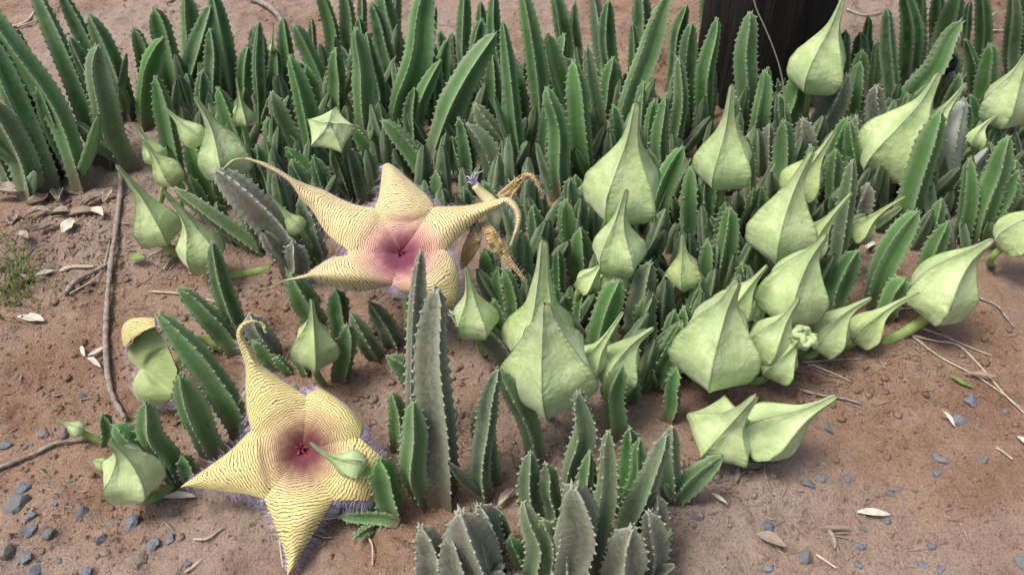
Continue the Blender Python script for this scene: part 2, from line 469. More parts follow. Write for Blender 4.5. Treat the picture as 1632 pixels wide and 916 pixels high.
def lobe_surface(rows3, n_across=17, n_sub=7, lenscale=1.0, roll=0.0, n=None):
    """rows3: (k,3,3) L/M/R points; returns vertex grid and coordinates"""
    rows3 = np.asarray(rows3)
    D = catmull(rows3.reshape(len(rows3), 9), n_sub).reshape(-1, 3, 3)
    c = np.linspace(-1, 1, n_across)
    wl, wm, wr = c * (c - 1) / 2, 1 - c * c, c * (c + 1) / 2
    G = D[:, None, 0, :] * wl[None, :, None] + D[:, None, 1, :] * wm[None, :, None] + D[:, None, 2, :] * wr[None, :, None]
    step = np.linalg.norm(np.diff(D[:, 1, :], axis=0), axis=1)
    s = np.concatenate([[0], np.cumsum(step)])
    wid = np.linalg.norm(D[:, 2] - D[:, 0], axis=1)
    U = c[None, :] * wid[:, None] / 2
    return D, G, s, U, c

def build_flower(name, label, cat, centre, S, lobes, zc, tilt, tiltx, mat, cup, lm, pitch_mm=3.1, hair_len=.016, swap=False, hair_n=150, sinus_d=None, pedicel=None, corona=True, group=None):
    n = np.array([math.sin(tiltx), -math.sin(tilt), math.cos(tilt)]); n /= np.linalg.norm(n)
    P0 = on_ground(*centre, zc)
    base = np.array([P0[0], P0[1], float(gz(P0[0], P0[1]))])
    root = empty(name, base); tag(root, label, cat, group)
    def P(pt, w): return on_plane(pt[0], pt[1], P0 + n * w, n)
    k = len(S)
    for li, rows in enumerate(lobes):
        if rows is None: continue
        SL, SR = S[li], S[(li + 1) % k]
        MS = rows[0][1]
        R3 = []
        for f in (0.0, .18, .36, .56, .78):
            w = -cup * (1 - min(1, f / .62)) ** 1.6
            lerp = lambda a: (centre[0] + (a[0] - centre[0]) * f, centre[1] + (a[1] - centre[1]) * f)
            g = max(f, .012)
            lerp2 = lambda a: (centre[0] + (a[0] - centre[0]) * g, centre[1] + (a[1] - centre[1]) * g)
            hump, dip = .0040 * max(0, (f - .3) / .7), -.0022 * max(0, (f - .4) / .6)
            if swap: hump = dip = 0
            R3.append([P(lerp2(SL), w + dip), P(lerp2(MS), w + hump), P(lerp2(SR), w + dip)])
        for ri, (L, M, R, wm, we) in enumerate(rows):
            if not swap: wm, we = wm + (.0045 if ri < 2 else .002), we - (.0035 if ri == 0 else .001)
            R3.append([P(L, we), P(M, wm), P(R, we)])
        D, G, s, U, c = lobe_surface(R3)
        nr, nc = G.shape[:2]
        # real crinkle of the flesh
        jit = .0011 * vnoise(np.arange(nr)[:, None] * .45 + li * 9, np.arange(nc)[None, :] * .6 + li * 3, 41)
        G = G + n[None, None, :] * (jit * np.clip(s / .03, 0, 1)[:, None])[:, :, None]
        # rings are true circles round the eye, then follow the lobe
        i_s = 35
        dist = np.linalg.norm(G - G[0].mean(0)[None, None, :], axis=2)
        dist[i_s + 1:] = dist[i_s][None, :] + (s[i_s + 1:] - s[i_s])[:, None]
        tab = np.linspace(0, .5, 1500)
        spt = np.interp(tab, [0, .02, .04, .07, .12, .25], [1.3, 1.6, 2.3, pitch_mm, pitch_mm, pitch_mm * .75]) / 1000
        cum = np.concatenate([[0], np.cumsum(np.diff(tab) / spt[1:])])
        ph = np.interp(dist, tab, cum)
        # radius follows true distance from the centre near the eye
        rad = np.linalg.norm(G - P(centre, 0)[None, None, :], axis=2) / .10
        A = dict(phase=ph, radius=rad, across=np.repeat(c[None, :], nr, 0) * np.clip((s - s[5 * 7] * .9) / .01, 0, 1)[:, None])
        F = grid_faces(nr, nc)
        e1, e2 = G[nr // 2, nc // 2 + 1] - G[nr // 2, nc // 2], G[nr // 2 + 1, nc // 2] - G[nr // 2, nc // 2]
        if np.dot(np.cross(e1, e2), n) < 0: F = F[:, ::-1]
        mats = [M_UNDER, mat] if swap else [mat, M_UNDER]
        o = mk("petal", G.reshape(-1, 3), F, mats, root, base, A, np.stack([U.ravel(), np.repeat(s[:, None], nc, 1).ravel()], -1))
        md = o.modifiers.new("thickness", 'SOLIDIFY'); md.thickness = .0016; md.offset = -1; md.material_offset = 1; md.use_rim = False
        # fringe
        roots, dirs, lens = [], [], []
        i0 = 5 * 7 - 3
        for side in (0, 2):
            for q in range(hair_n):
                a = random.random() ** 1.25 * (nr - 2 - i0) + i0
                i = int(a); f = a - i
                e = D[i, side] * (1 - f) + D[i + 1, side] * f
                mid = D[i, 1] * (1 - f) + D[i + 1, 1] * f
                d = e - mid; d /= np.linalg.norm(d) + 1e-9
                tg = D[min(i + 3, nr - 1), side] - D[max(i - 3, 0), side]; tg /= np.linalg.norm(tg) + 1e-9
                d = d + tg * random.uniform(-.35, .6) - n * random.uniform(-.15, .9)
                roots.append(e - n * .0008); dirs.append(d)
                fade = 1 - .55 * (a - i0) / (nr - i0)
                lens.append(hair_len * random.uniform(.45, 1.15) * fade)
        hv, hf = hair_mesh(roots, dirs, lens)
        h = mk("fringe_hairs", hv, hf, M_HAIR, o, base, smooth=False); tag(h, kind="stuff")
    if corona:
        C0 = P(centre, -cup)
        ex = np.array([1., 0, 0]) - n * n[0]; ex /= np.linalg.norm(ex); ey = np.cross(n, ex)
        cor = None
        for q in range(5):
            a = q / 5 * 6.283 + .35
            d = ex * math.cos(a) + ey * math.sin(a)
            sd_ = -ex * math.sin(a) + ey * math.cos(a)
            path = np.array([C0 + n * .001, C0 + d * .004 + n * .0035, C0 + d * .008 + n * .004, C0 + d * .0115 + n * .0062])
            v, f = tube(catmull(path, 3), np.linspace(.0019, .0006, 10), 6)
            mk("corona_lobe", v, f, M_CORONA, root, base)
            path = np.array([C0 + d * .0015 + n * .003, C0 + d * .002 + n * .006, C0 + d * .0042 + n * .0085, C0 + d * .0055 + n * .0078])
            v, f = tube(catmull(path, 3), np.linspace(.0012, .0006, 10), 6)
            mk("corona_horn", v, f, M_CORONA, root, base)
    if pedicel:
        ends = [P(centre, -cup - .006)] + [gp(*q) + [0, 0, h] for (q, h) in pedicel]
        v, f = tube(catmull(np.array(ends), 6), .0045, 10)
        mk("pedicel", v, f, M_PEDICEL, root, base)
    LM.append((centre[0], centre[1], lm))
    return P0, n, root

Z5 = lambda x, y: (280 + x / 2.1, 480 + y / 2.1)
K = 420 / 1241
ORI = {1: (0, 0), 2: (400, 0), 3: (800, 0), 4: (1212, 0), 5: (0, 300), 6: (400, 300), 7: (800, 300), 8: (1212, 300), 9: (0, 606), 10: (400, 606), 11: (800, 606), 12: (1212, 606)}
ORI[0] = (0, 0)
Z = lambda r, x, y: (ORI[r][0] + x * K, ORI[r][1] + y * K)
Z6 = lambda x, y: Z(6, x, y)
def rows_(zf, *rs):
    return [(zf(r[0], r[1]), zf(r[2], r[3]), zf(r[4], r[5]), r[6], r[7]) for r in rs]

F1S = [Z5(255, 430), Z5(437, 318), Z5(610, 455), Z5(525, 662), Z5(297, 658)]
F1 = [
 rows_(Z5, (255, 430, 335, 365, 437, 318, .002, 0), (238, 370, 298, 300, 385, 283, .006, -.002), (233, 290, 273, 250, 335, 248, .010, .0), (232, 220, 255, 205, 282, 208, .015, .006),
       (215, 160, 232, 155, 252, 158, .022, .016), (203, 120, 214, 118, 228, 115, .030, .027), (208, 90, 216, 92, 226, 97, .035, .034), (228, 68, 232, 74, 238, 80, .037, .037), (258, 62, 260, 67, 262, 72, .035, .035), (288, 72, 289, 75, 290, 78, .031, .031), (302, 104, 303, 105, 304, 106, .026, .026)),
 rows_(Z5, (437, 318, 522, 385, 610, 455, .003, 0), (455, 300, 548, 347, 625, 430, .002, -.004), (482, 291, 558, 336, 628, 402, -.009, -.012), (496, 303, 553, 344, 614, 402, -.032, -.030), (520, 330, 550, 352, 590, 388, -.045, -.042), (550, 365, 551, 366, 552, 367, -.05, -.05)),
 rows_(Z5, (610, 455, 585, 560, 525, 662, .003, 0), (655, 490, 628, 577, 590, 667, .003, -.002), (692, 520, 668, 592, 640, 668, -.004, -.008), (700, 538, 686, 602, 664, 660, -.014, -.018), (692, 590, 690, 605, 682, 628, -.024, -.025)),
 rows_(Z5, (525, 662, 412, 675, 297, 658, .003, 0), (500, 715, 406, 740, 325, 735, .004, -.004), (455, 790, 396, 800, 350, 800, .002, -.006), (420, 845, 392, 848, 366, 850, -.002, -.006), (402, 885, 388, 886, 372, 887, -.006, -.008), (378, 912, 376, 913, 373, 914, -.010, -.010)),
 rows_(Z5, (297, 658, 270, 545, 255, 430, .003, 0), (230, 645, 190, 567, 185, 495, .003, -.004), (160, 637, 125, 587, 120, 545, .001, -.006), (85, 627, 70, 602, 65, 585, -.003, -.007), (45, 622, 40, 613, 38, 603, -.007, -.009), (18, 622, 17, 621, 17, 620, -.011, -.011)),
]
F1P, F1N, _ = build_flower("star_flower", "yellow striped star flower with maroon eye lying low near the gravel", "flower", Z5(425, 497), F1S, F1, .062, math.radians(26), 0.0,
    M_PETAL_A, .016, "the low yellow star flower", 3.4, .0185, pedicel=[((470, 640), .02), ((480, 625), -.01)], group="open star flowers")

F2S = [Z6(458, 290), Z6(585, 95), Z6(858, 90), Z6(912, 290), Z6(665, 450)]
F2 = [
 rows_(Z6, (458, 290, 530, 195, 585, 95, .002, 0), (400, 255, 455, 160, 500, 78, .003, -.006), (345, 200, 385, 115, 420, 48, .002, -.008), (290, 110, 318, 60, 345, 8, .003, -.004), (233, 47, 245, 13, 256, -22, .008, .003), (186, -22, 190, -36, 194, -50, .014, .012),
       (132, -61, 132, -74, 132, -88, .020, .018), (70, -96, 70, -107, 70, -119, .026, .025), (8, -125, 8, -131, 8, -138, .030, .030), (-30, -136, -30, -140, -30, -145, .030, .030), (-84, -127, -84, -131, -84, -135, .026, .026), (-128, -89, -127, -88, -126, -88, .016, .016)),
 rows_(Z6, (585, 95, 716, 122, 858, 90, .004, 0), (600, 40, 703, 45, 835, 40, .006, -.004), (610, -20, 682, -27, 770, -20, .004, -.007), (618, -88, 655, -95, 705, -75, -.004, -.010), (627, -112, 648, -117, 680, -100, -.016, -.018), (632, -108, 649, -112, 668, -102, -.032, -.032), (648, -104, 650, -105, 652, -104, -.045, -.045)),
 rows_(Z6, (858, 90, 872, 190, 912, 290, .003, 0), (920, 85, 945, 152, 975, 235, .004, -.005), (1010, 80, 1025, 122, 1045, 170, .004, -.004), (1095, 65, 1105, 92, 1115, 118, .007, .002), (1160, 50, 1166, 70, 1172, 90, .012, .009), (1206, 42, 1201, 57, 1195, 72, .015, .013),
       (1247, 68, 1236, 79, 1225, 90, .016, .015), (1272, 121, 1258, 122, 1245, 124, .014, .013), (1270, 166, 1258, 165, 1248, 163, .011, .010), (1250, 222, 1241, 221, 1234, 219, .007, .006), (1223, 271, 1222, 271, 1221, 271, .002, .002)),
 rows_(Z6, (912, 290, 802, 402, 665, 450, .003, 0), (955, 340, 862, 442, 700, 480, .003, -.005), (975, 400, 892, 492, 745, 502, -.002, -.010), (978, 460, 922, 532, 800, 532, -.012, -.016), (970, 512, 938, 547, 880, 552, -.020, -.022), (957, 560, 955, 561, 953, 562, -.03, -.03)),
 rows_(Z6, (665, 450, 570, 378, 458, 290, .004, 0), (610, 470, 500, 392, 450, 312, .014, -.006), (520, 485, 420, 398, 380, 325, .017, -.010), (420, 473, 345, 402, 320, 360, .012, -.010), (330, 447, 290, 407, 285, 385, .002, -.010), (285, 425, 265, 415, 262, 402, -.010, -.012), (200, 433, 198, 427, 196, 421, -.022, -.022), (100, 443, 100, 442, 100, 441, -.035, -.035)),
]
F2P, F2N, _ = build_flower("star_flower", "blush and yellow striped star flower with curling tails and pink eye", "flower", Z6(705, 310), F2S, F2, .125, math.radians(24), 0.0,
    M_PETAL_B, .016, "the blush star flower", 3.5, .018, pedicel=[((648, 470), .04), ((650, 530), -.01)], group="open star flowers")
# bruise on the folded petal
P2 = lambda x, y: (180 + x / 4.58, 480 + y / 4.58)
F3S = [P2(430, 690), P2(200, 495), P2(385, 300)]
F3 = [
 rows_(P2, (430, 690, 270, 610, 200, 495, .006, 0), (395, 735, 205, 675, 152, 590, .006, -.002), (350, 775, 220, 735, 162, 680, -.006, -.010), (300, 785, 250, 765, 205, 735, -.02, -.02), (262, 762, 260, 762, 258, 762, -.03, -.03)),
 rows_(P2, (200, 495, 245, 370, 385, 300, .006, 0), (118, 420, 152, 262, 320, 205, .004, -.002), (93, 335, 105, 170, 305, 142, .006, -.001), (95, 325, 118, 163, 308, 141, .016, .010), (104, 332, 165, 222, 312, 182, .021, .014), (140, 300, 200, 236, 318, 192, .022, .016)),
 None,
]
F3P, F3N, F3R = build_flower("star_flower", "star flower turned away showing its pale green heart shaped underside", "flower", P2(470, 500), F3S, F3, .055, math.radians(52), -.15,
    M_PETAL_A, .0, "the turned away flower", 2.6, .016, swap=True, pedicel=[((320, 572), .03), ((352, 562), .01), ((365, 560), -.01)], corona=False, hair_n=170, group="open star flowers")
def ribbon_part(name, zf, pts, Y, mat, root, base, dy=None, roll=.15, pitch=3.2):
    """petal from a midline with half-widths, given at depth Y (metres)"""
    C, W = [], []
    for k, (x, y, w) in enumerate(pts):
        yy = Y + (dy[k] if dy else 0); w = w * .8
        p = on_y(*zf(x, y), yy); C.append(p)
        a = on_y(*zf(x + 1, y), yy); W.append(w * np.linalg.norm(a - p))
    C = np.array(C); W = np.array(W)
    T = np.gradient(C, axis=0)
    rows = []
    for k in range(len(C)):
        v = C[k] - CP; v /= np.linalg.norm(v)
        s = np.cross(T[k], v); s /= np.linalg.norm(s) + 1e-9
        rows.append([C[k] - s * W[k] + v * W[k] * roll, C[k] - v * W[k] * roll * .6, C[k] + s * W[k] + v * W[k] * roll])
    D, G, s, U, c = lobe_surface(rows, 13, 6)
    nr, nc = G.shape[:2]
    ph = s / (pitch / 1000)
    A = dict(phase=np.repeat(ph[:, None], nc, 1), radius=np.full((nr, nc), .9), across=np.repeat(c[None, :], nr, 0))
    G = G + (.0055 * vnoise(np.arange(nr)[:, None] * .5 + pts[0][0], np.arange(nc)[None, :] * .7 + pts[0][1], 43))[:, :, None] * ((CP - G[0, 0]) / np.linalg.norm(CP - G[0, 0]))[None, None, :]
    F = grid_faces(nr, nc)
    e1, e2 = G[2, 7] - G[2, 6], G[3, 6] - G[2, 6]
    if np.dot(np.cross(e1, e2), CP - G[2, 6]) < 0: F = F[:, ::-1]
    o = mk(name, G.reshape(-1, 3), F, [mat, M_UNDER], root, base, A, np.stack([U.ravel(), np.repeat(s[:, None], nc, 1).ravel()], -1))
    md = o.modifiers.new("thickness", 'SOLIDIFY'); md.thickness = .0012; md.offset = -1; md.material_offset = 1
    roots, dirs, lens = [], [], []
    for side in (0, 2):
        for q in range(45):
            i = random.randrange(2, nr - 4)
            roots.append(D[i, side]); dirs.append(D[i, side] - D[i, 1] + RNG.normal(0, .002, 3)); lens.append(random.uniform(.003, .009))
    hv, hf = hair_mesh(roots, dirs, lens, .00012)
    h = mk("fringe_hairs", hv, hf, M_HAIR, o, base, smooth=False); tag(h, kind="stuff")
    return o
# brown tail of the turned-away flower
ribbon_part("petal_tail", P2, [(440, 185, 12), (500, 200, 14), (550, 250, 13), (590, 310, 10), (602, 372, 6)], F3P[1] + .015, M_PETAL_W, F3R, np.array(F3R.location))

# withered flower beside the blush flower
def build_withered():
    z1 = lambda x, y: (720 + x / 4.163, 250 + y / 4.163)
    t = on_plane(*Z6(1166, 70), F2P + F2N * .012, F2N)
    Y = t[1] + .012
    g = on_y(790, 340, Y); base = np.array([g[0], g[1], float(gz(g[0], g[1]))])
    root = empty("withered_flower", base)
    tag(root, "withered orange brown flower drooping beside the blush star flower", "flower")
    rp = lambda pts, dy=None, **k: ribbon_part("petal", z1, pts, Y, M_PETAL_W, root, base, dy, **k)
    rp([(330, 285, 60), (385, 225, 52), (440, 165, 36), (500, 122, 22), (545, 140, 17), (575, 190, 14), (600, 250, 10), (606, 285, 5)], [0, 0, .0, .0, -.004, -.008, -.012, -.012])
    rp([(175, 455, 18), (160, 520, 52), (125, 600, 62), (95, 670, 48), (75, 725, 20), (72, 745, 6)], [-.012, -.02, -.024, -.024, -.02, -.018], roll=.18)
    rp([(215, 430, 14), (245, 490, 50), (285, 560, 58), (340, 640, 42), (400, 715, 24), (460, 790, 17), (510, 850, 12), (528, 880, 6)], [-.012, -.02, -.026, -.03, -.036, -.042, -.046, -.048], roll=.18)
    a = [on_y(*z1(x, y), Y + d) for x, y, d in ((150, 190, .006), (200, 240, .004), (260, 300, 0), (290, 370, -.004), (290, 440, -.004))]
    pxs = px_size(a[0]) / 4.163
    v, f = tube(catmull(np.array(a), 5), np.interp(np.arange(21), [0, 4, 9, 14, 20], np.array([24, 32, 42, 50, 30]) * pxs), 12)
    mk("tube", v, f, M_CREAM, root, base)
    for q in range(9):
        x0, y0 = 150 + random.uniform(-10, 10), 185
        e = (random.uniform(70, 215), random.uniform(85, 215))
        pts = np.array([on_y(*z1(x0, y0), Y + .006), on_y(*z1((x0 + e[0]) / 2 + random.uniform(-20, 20), (y0 + e[1]) / 2 - 25), Y + .008), on_y(*z1(*e), Y + random.uniform(0, .02))])
        v, f = tube(catmull(pts, 4), np.linspace(.0013, .0005, 9), 5)
        mk("dried_shred", v, f, M_VIOLET, root, base)
    a = np.array([on_y(*z1(290, 440), Y), on_y(*z1(300, 560), Y + .005), gp(796, 500)])
    v, f = tube(catmull(a, 6), .004, 8); mk("pedicel", v, f, M_PEDICEL, root, base)
    LM.append((800, 345, "the withered flower"))
build_withered()

# ------------------------------------------------------------------ buds
def build_bud(label, lm, tip, base, w, up=40, toward=0.0, bend=0.0, yel=.0, openmouth=False, root_px=None, belly=1.05, spin=None, beak=1.0, star=0.0):
    """tip/base/w in photo pixels; up = pixels from the bud's foot down to the ground beneath it"""
    g = gp(base[0], base[1] + up)
    B = on_y(base[0], base[1], g[1])
    if B[2] < gz(B[0], B[1]) + .004: B = B + [0, 0, .004]
    px = px_size(B)
    R = w * px / 2 * .97
    T = on_y(tip[0], tip[1], g[1])
    if toward:
        d = ray(*tip); dep = np.dot(B - CP, FWD) - toward
        T = CP + d * dep
    ax = T - B; L = np.linalg.norm(ax)
    a0 = ax / L
    if not toward:
        vd = B - CP; vd /= np.linalg.norm(vd)
        sh = .60 * (w / 2) * abs(float(np.dot(a0, vd)))
        il = math.hypot(tip[0] - base[0], tip[1] - base[1])
        sh = min(sh, .35 * il)
        b2 = (base[0] + (tip[0] - base[0]) / il * sh, base[1] + (tip[1] - base[1]) / il * sh)
        B = on_y(b2[0], b2[1], g[1])
        ax = T - B; L = np.linalg.norm(ax); a0 = ax / L
    # centre line with a little swing in the beak
    side = np.cross(a0, CP - B); side /= np.linalg.norm(side)
    ts = np.concatenate([np.linspace(0, .12, 6)[:-1], np.linspace(.12, 1, 34)])
    pts = B[None, :] + ax[None, :] * ts[:, None] + side[None, :] * (bend * L * np.sin(np.pi * np.clip((ts - .1) / .9, 0, 1)))[:, None]
    tb = min(.78, belly * 1.06 * 2 * R / L)
    up_ = np.array([0, .04, .12, .25, .42, .6, .8, 1.0]); ur = np.array([.10, .52, .79, .95, 1.0, .91, .66, .40])
    bv = np.array([0, .25, .55, .85, .95, 1.0]); br = np.array([.40, .235, .145, .10, .08, .03]) * np.array([1, beak, beak, beak, beak, 1])
    xs = np.concatenate([up_ * tb, tb + (1 - tb) * bv[1:]]); rs = np.concatenate([ur, br[1:]])
    cs = catmull(np.stack([xs, rs], -1), 8)
    prof = np.interp(ts, cs[:, 0], cs[:, 1]) * R
    if openmouth: prof = np.where(ts > .8, R * (.42 + .12 * np.sin((ts - .8) * 18)), prof)
    T_, N_, B_ = frames(pts)
    ph0 = spin if spin is not None else random.uniform(0, 1.2566)
    tw = random.uniform(-.25, .25)
    nc = 13
    base_w = np.array([g[0], g[1], g[2]])
    root = empty("flower_bud", base_w); tag(root, label, "bud", "pale green balloon buds")
    q5 = 2 * math.pi / 5
    for k in range(5):
        c = np.linspace(-1, 1, nc)
        # more columns close to the seams
        c = np.sign(c) * np.abs(c) ** .75
        th = ph0 + (k + .5 + c / 2) * q5
        ang = c / 2 * q5
        poly = math.cos(q5 / 2) / np.cos(ang)             # pentagon, 1 at corner / .81 mid
        shoulder = np.exp(-((ts - tb * .42) / (tb * .40)) ** 2)
        mixp = (.42 + .30 * shoulder)[:, None]
        rr = prof[:, None] * ((1 - mixp) * (.93 + .07 * np.abs(c)[None, :] ** 3) + mixp * (poly[None, :] * 1.06))
        neck = np.exp(-((ts - tb * .95) / (tb * .30)) ** 2)
        rr = rr * (1 - .20 * (1 - np.abs(c) ** 1.5)[None, :] * neck[:, None]) + (.06 * prof * neck)[:, None]
        rr = rr * (1 - star * (1 - np.abs(c) ** 1.3)[None, :] * shoulder[:, None])
        ridge = np.exp(-((1 - np.abs(c)) / .10) ** 2)
        wing = np.exp(-((1 - np.abs(c)) / .34) ** 2)[None, :] * (shoulder * prof * .05 * (1 + 1.2 * vnoise(ts * 16 + ph0 * 7, ts * 0 + k, 52)))[:, None]
        rr = rr + wing + ridge[None, :] * (prof[:, None] * .035 + .0004)
        # panels swell unevenly
        rr = rr * (1 + .045 * vnoise(ts[:, None] * 7 + k * 5.1 + ph0 * 9, c[None, :] * 1.3 + k * 3, 51) * (np.clip(prof / R, 0, 1))[:, None])
        tht = th[None, :] + tw * ts[:, None]
        V = pts[:, None, :] + rr[:, :, None] * (np.cos(tht)[:, :, None] * N_[:, None, :] + np.sin(tht)[:, :, None] * B_[:, None, :])
        nr = len(ts)
        A = dict(across=np.repeat(c[None, :], nr, 0), along=np.repeat(ts[:, None], nc, 1))
        o = mk("petal", V.reshape(-1, 3), grid_faces(nr, nc), M_BUD, root, base_w, A)
        o.color = (yel, 0, 0, 1)
    # foot: calyx and pedicel
    for k in range(5):
        a = ph0 + k * q5
        d = math.cos(a) * N_[0] + math.sin(a) * B_[0]
        p = np.array([B - a0 * .002, B + d * R * .16 - a0 * .001, B + d * R * .34 + a0 * R * .10])
        v, f = tube(catmull(p, 3), np.linspace(.0022, .0006, 7), 6); mk("sepal", v, f, M_PEDICEL, root, base_w)
    rp = gp(*root_px) if root_px else np.array([g[0] + random.uniform(-.02, .02), g[1] + random.uniform(.01, .035), 0])
    rp[2] = float(gz(rp[0], rp[1])) - .005
    mid = (B - a0 * .02) * .6 + rp * .4
    v, f = tube(catmull(np.array([B + a0 * .002, B - a0 * min(.012, L * .15), mid, rp]), 5), np.linspace(.0046, .0042, 16) * min(1, .5 + R / .03) * (1.45 if root_px and w > 60 else 1.0), 9)
    mk("pedicel", v, f, M_PEDICEL, root, base_w)
    if openmouth:
        for rr_, hh, tk in ((.50, .0, .0034), (.34, -.004, .0026), (.22, -.009, .0024)):
            a = np.linspace(0, 2 * math.pi, 61)
            wv = 1 + .16 * np.sin(a * 5 + rr_ * 9) + .08 * np.sin(a * 11 + 1)
            ring = T[None, :] + (R * rr_ * wv * np.cos(a))[:, None] * N_[-1][None, :] + (R * rr_ * wv * np.sin(a))[:, None] * B_[-1][None, :] + a0[None, :] * (hh + .0025 * np.sin(a * 5 + 1.3))[:, None]
            v, f = tube(ring, tk, 8, cap=False)
            o = mk("curled_lip", v, f, M_BUD, root, base_w, dict(across=np.zeros(len(v)), along=np.full(len(v), .6))); o.color = (.1, 0, 0, 1)
    LM.append(((tip[0] * .4 + base[0] * .6), (tip[1] * .4 + base[1] * .6), lm))

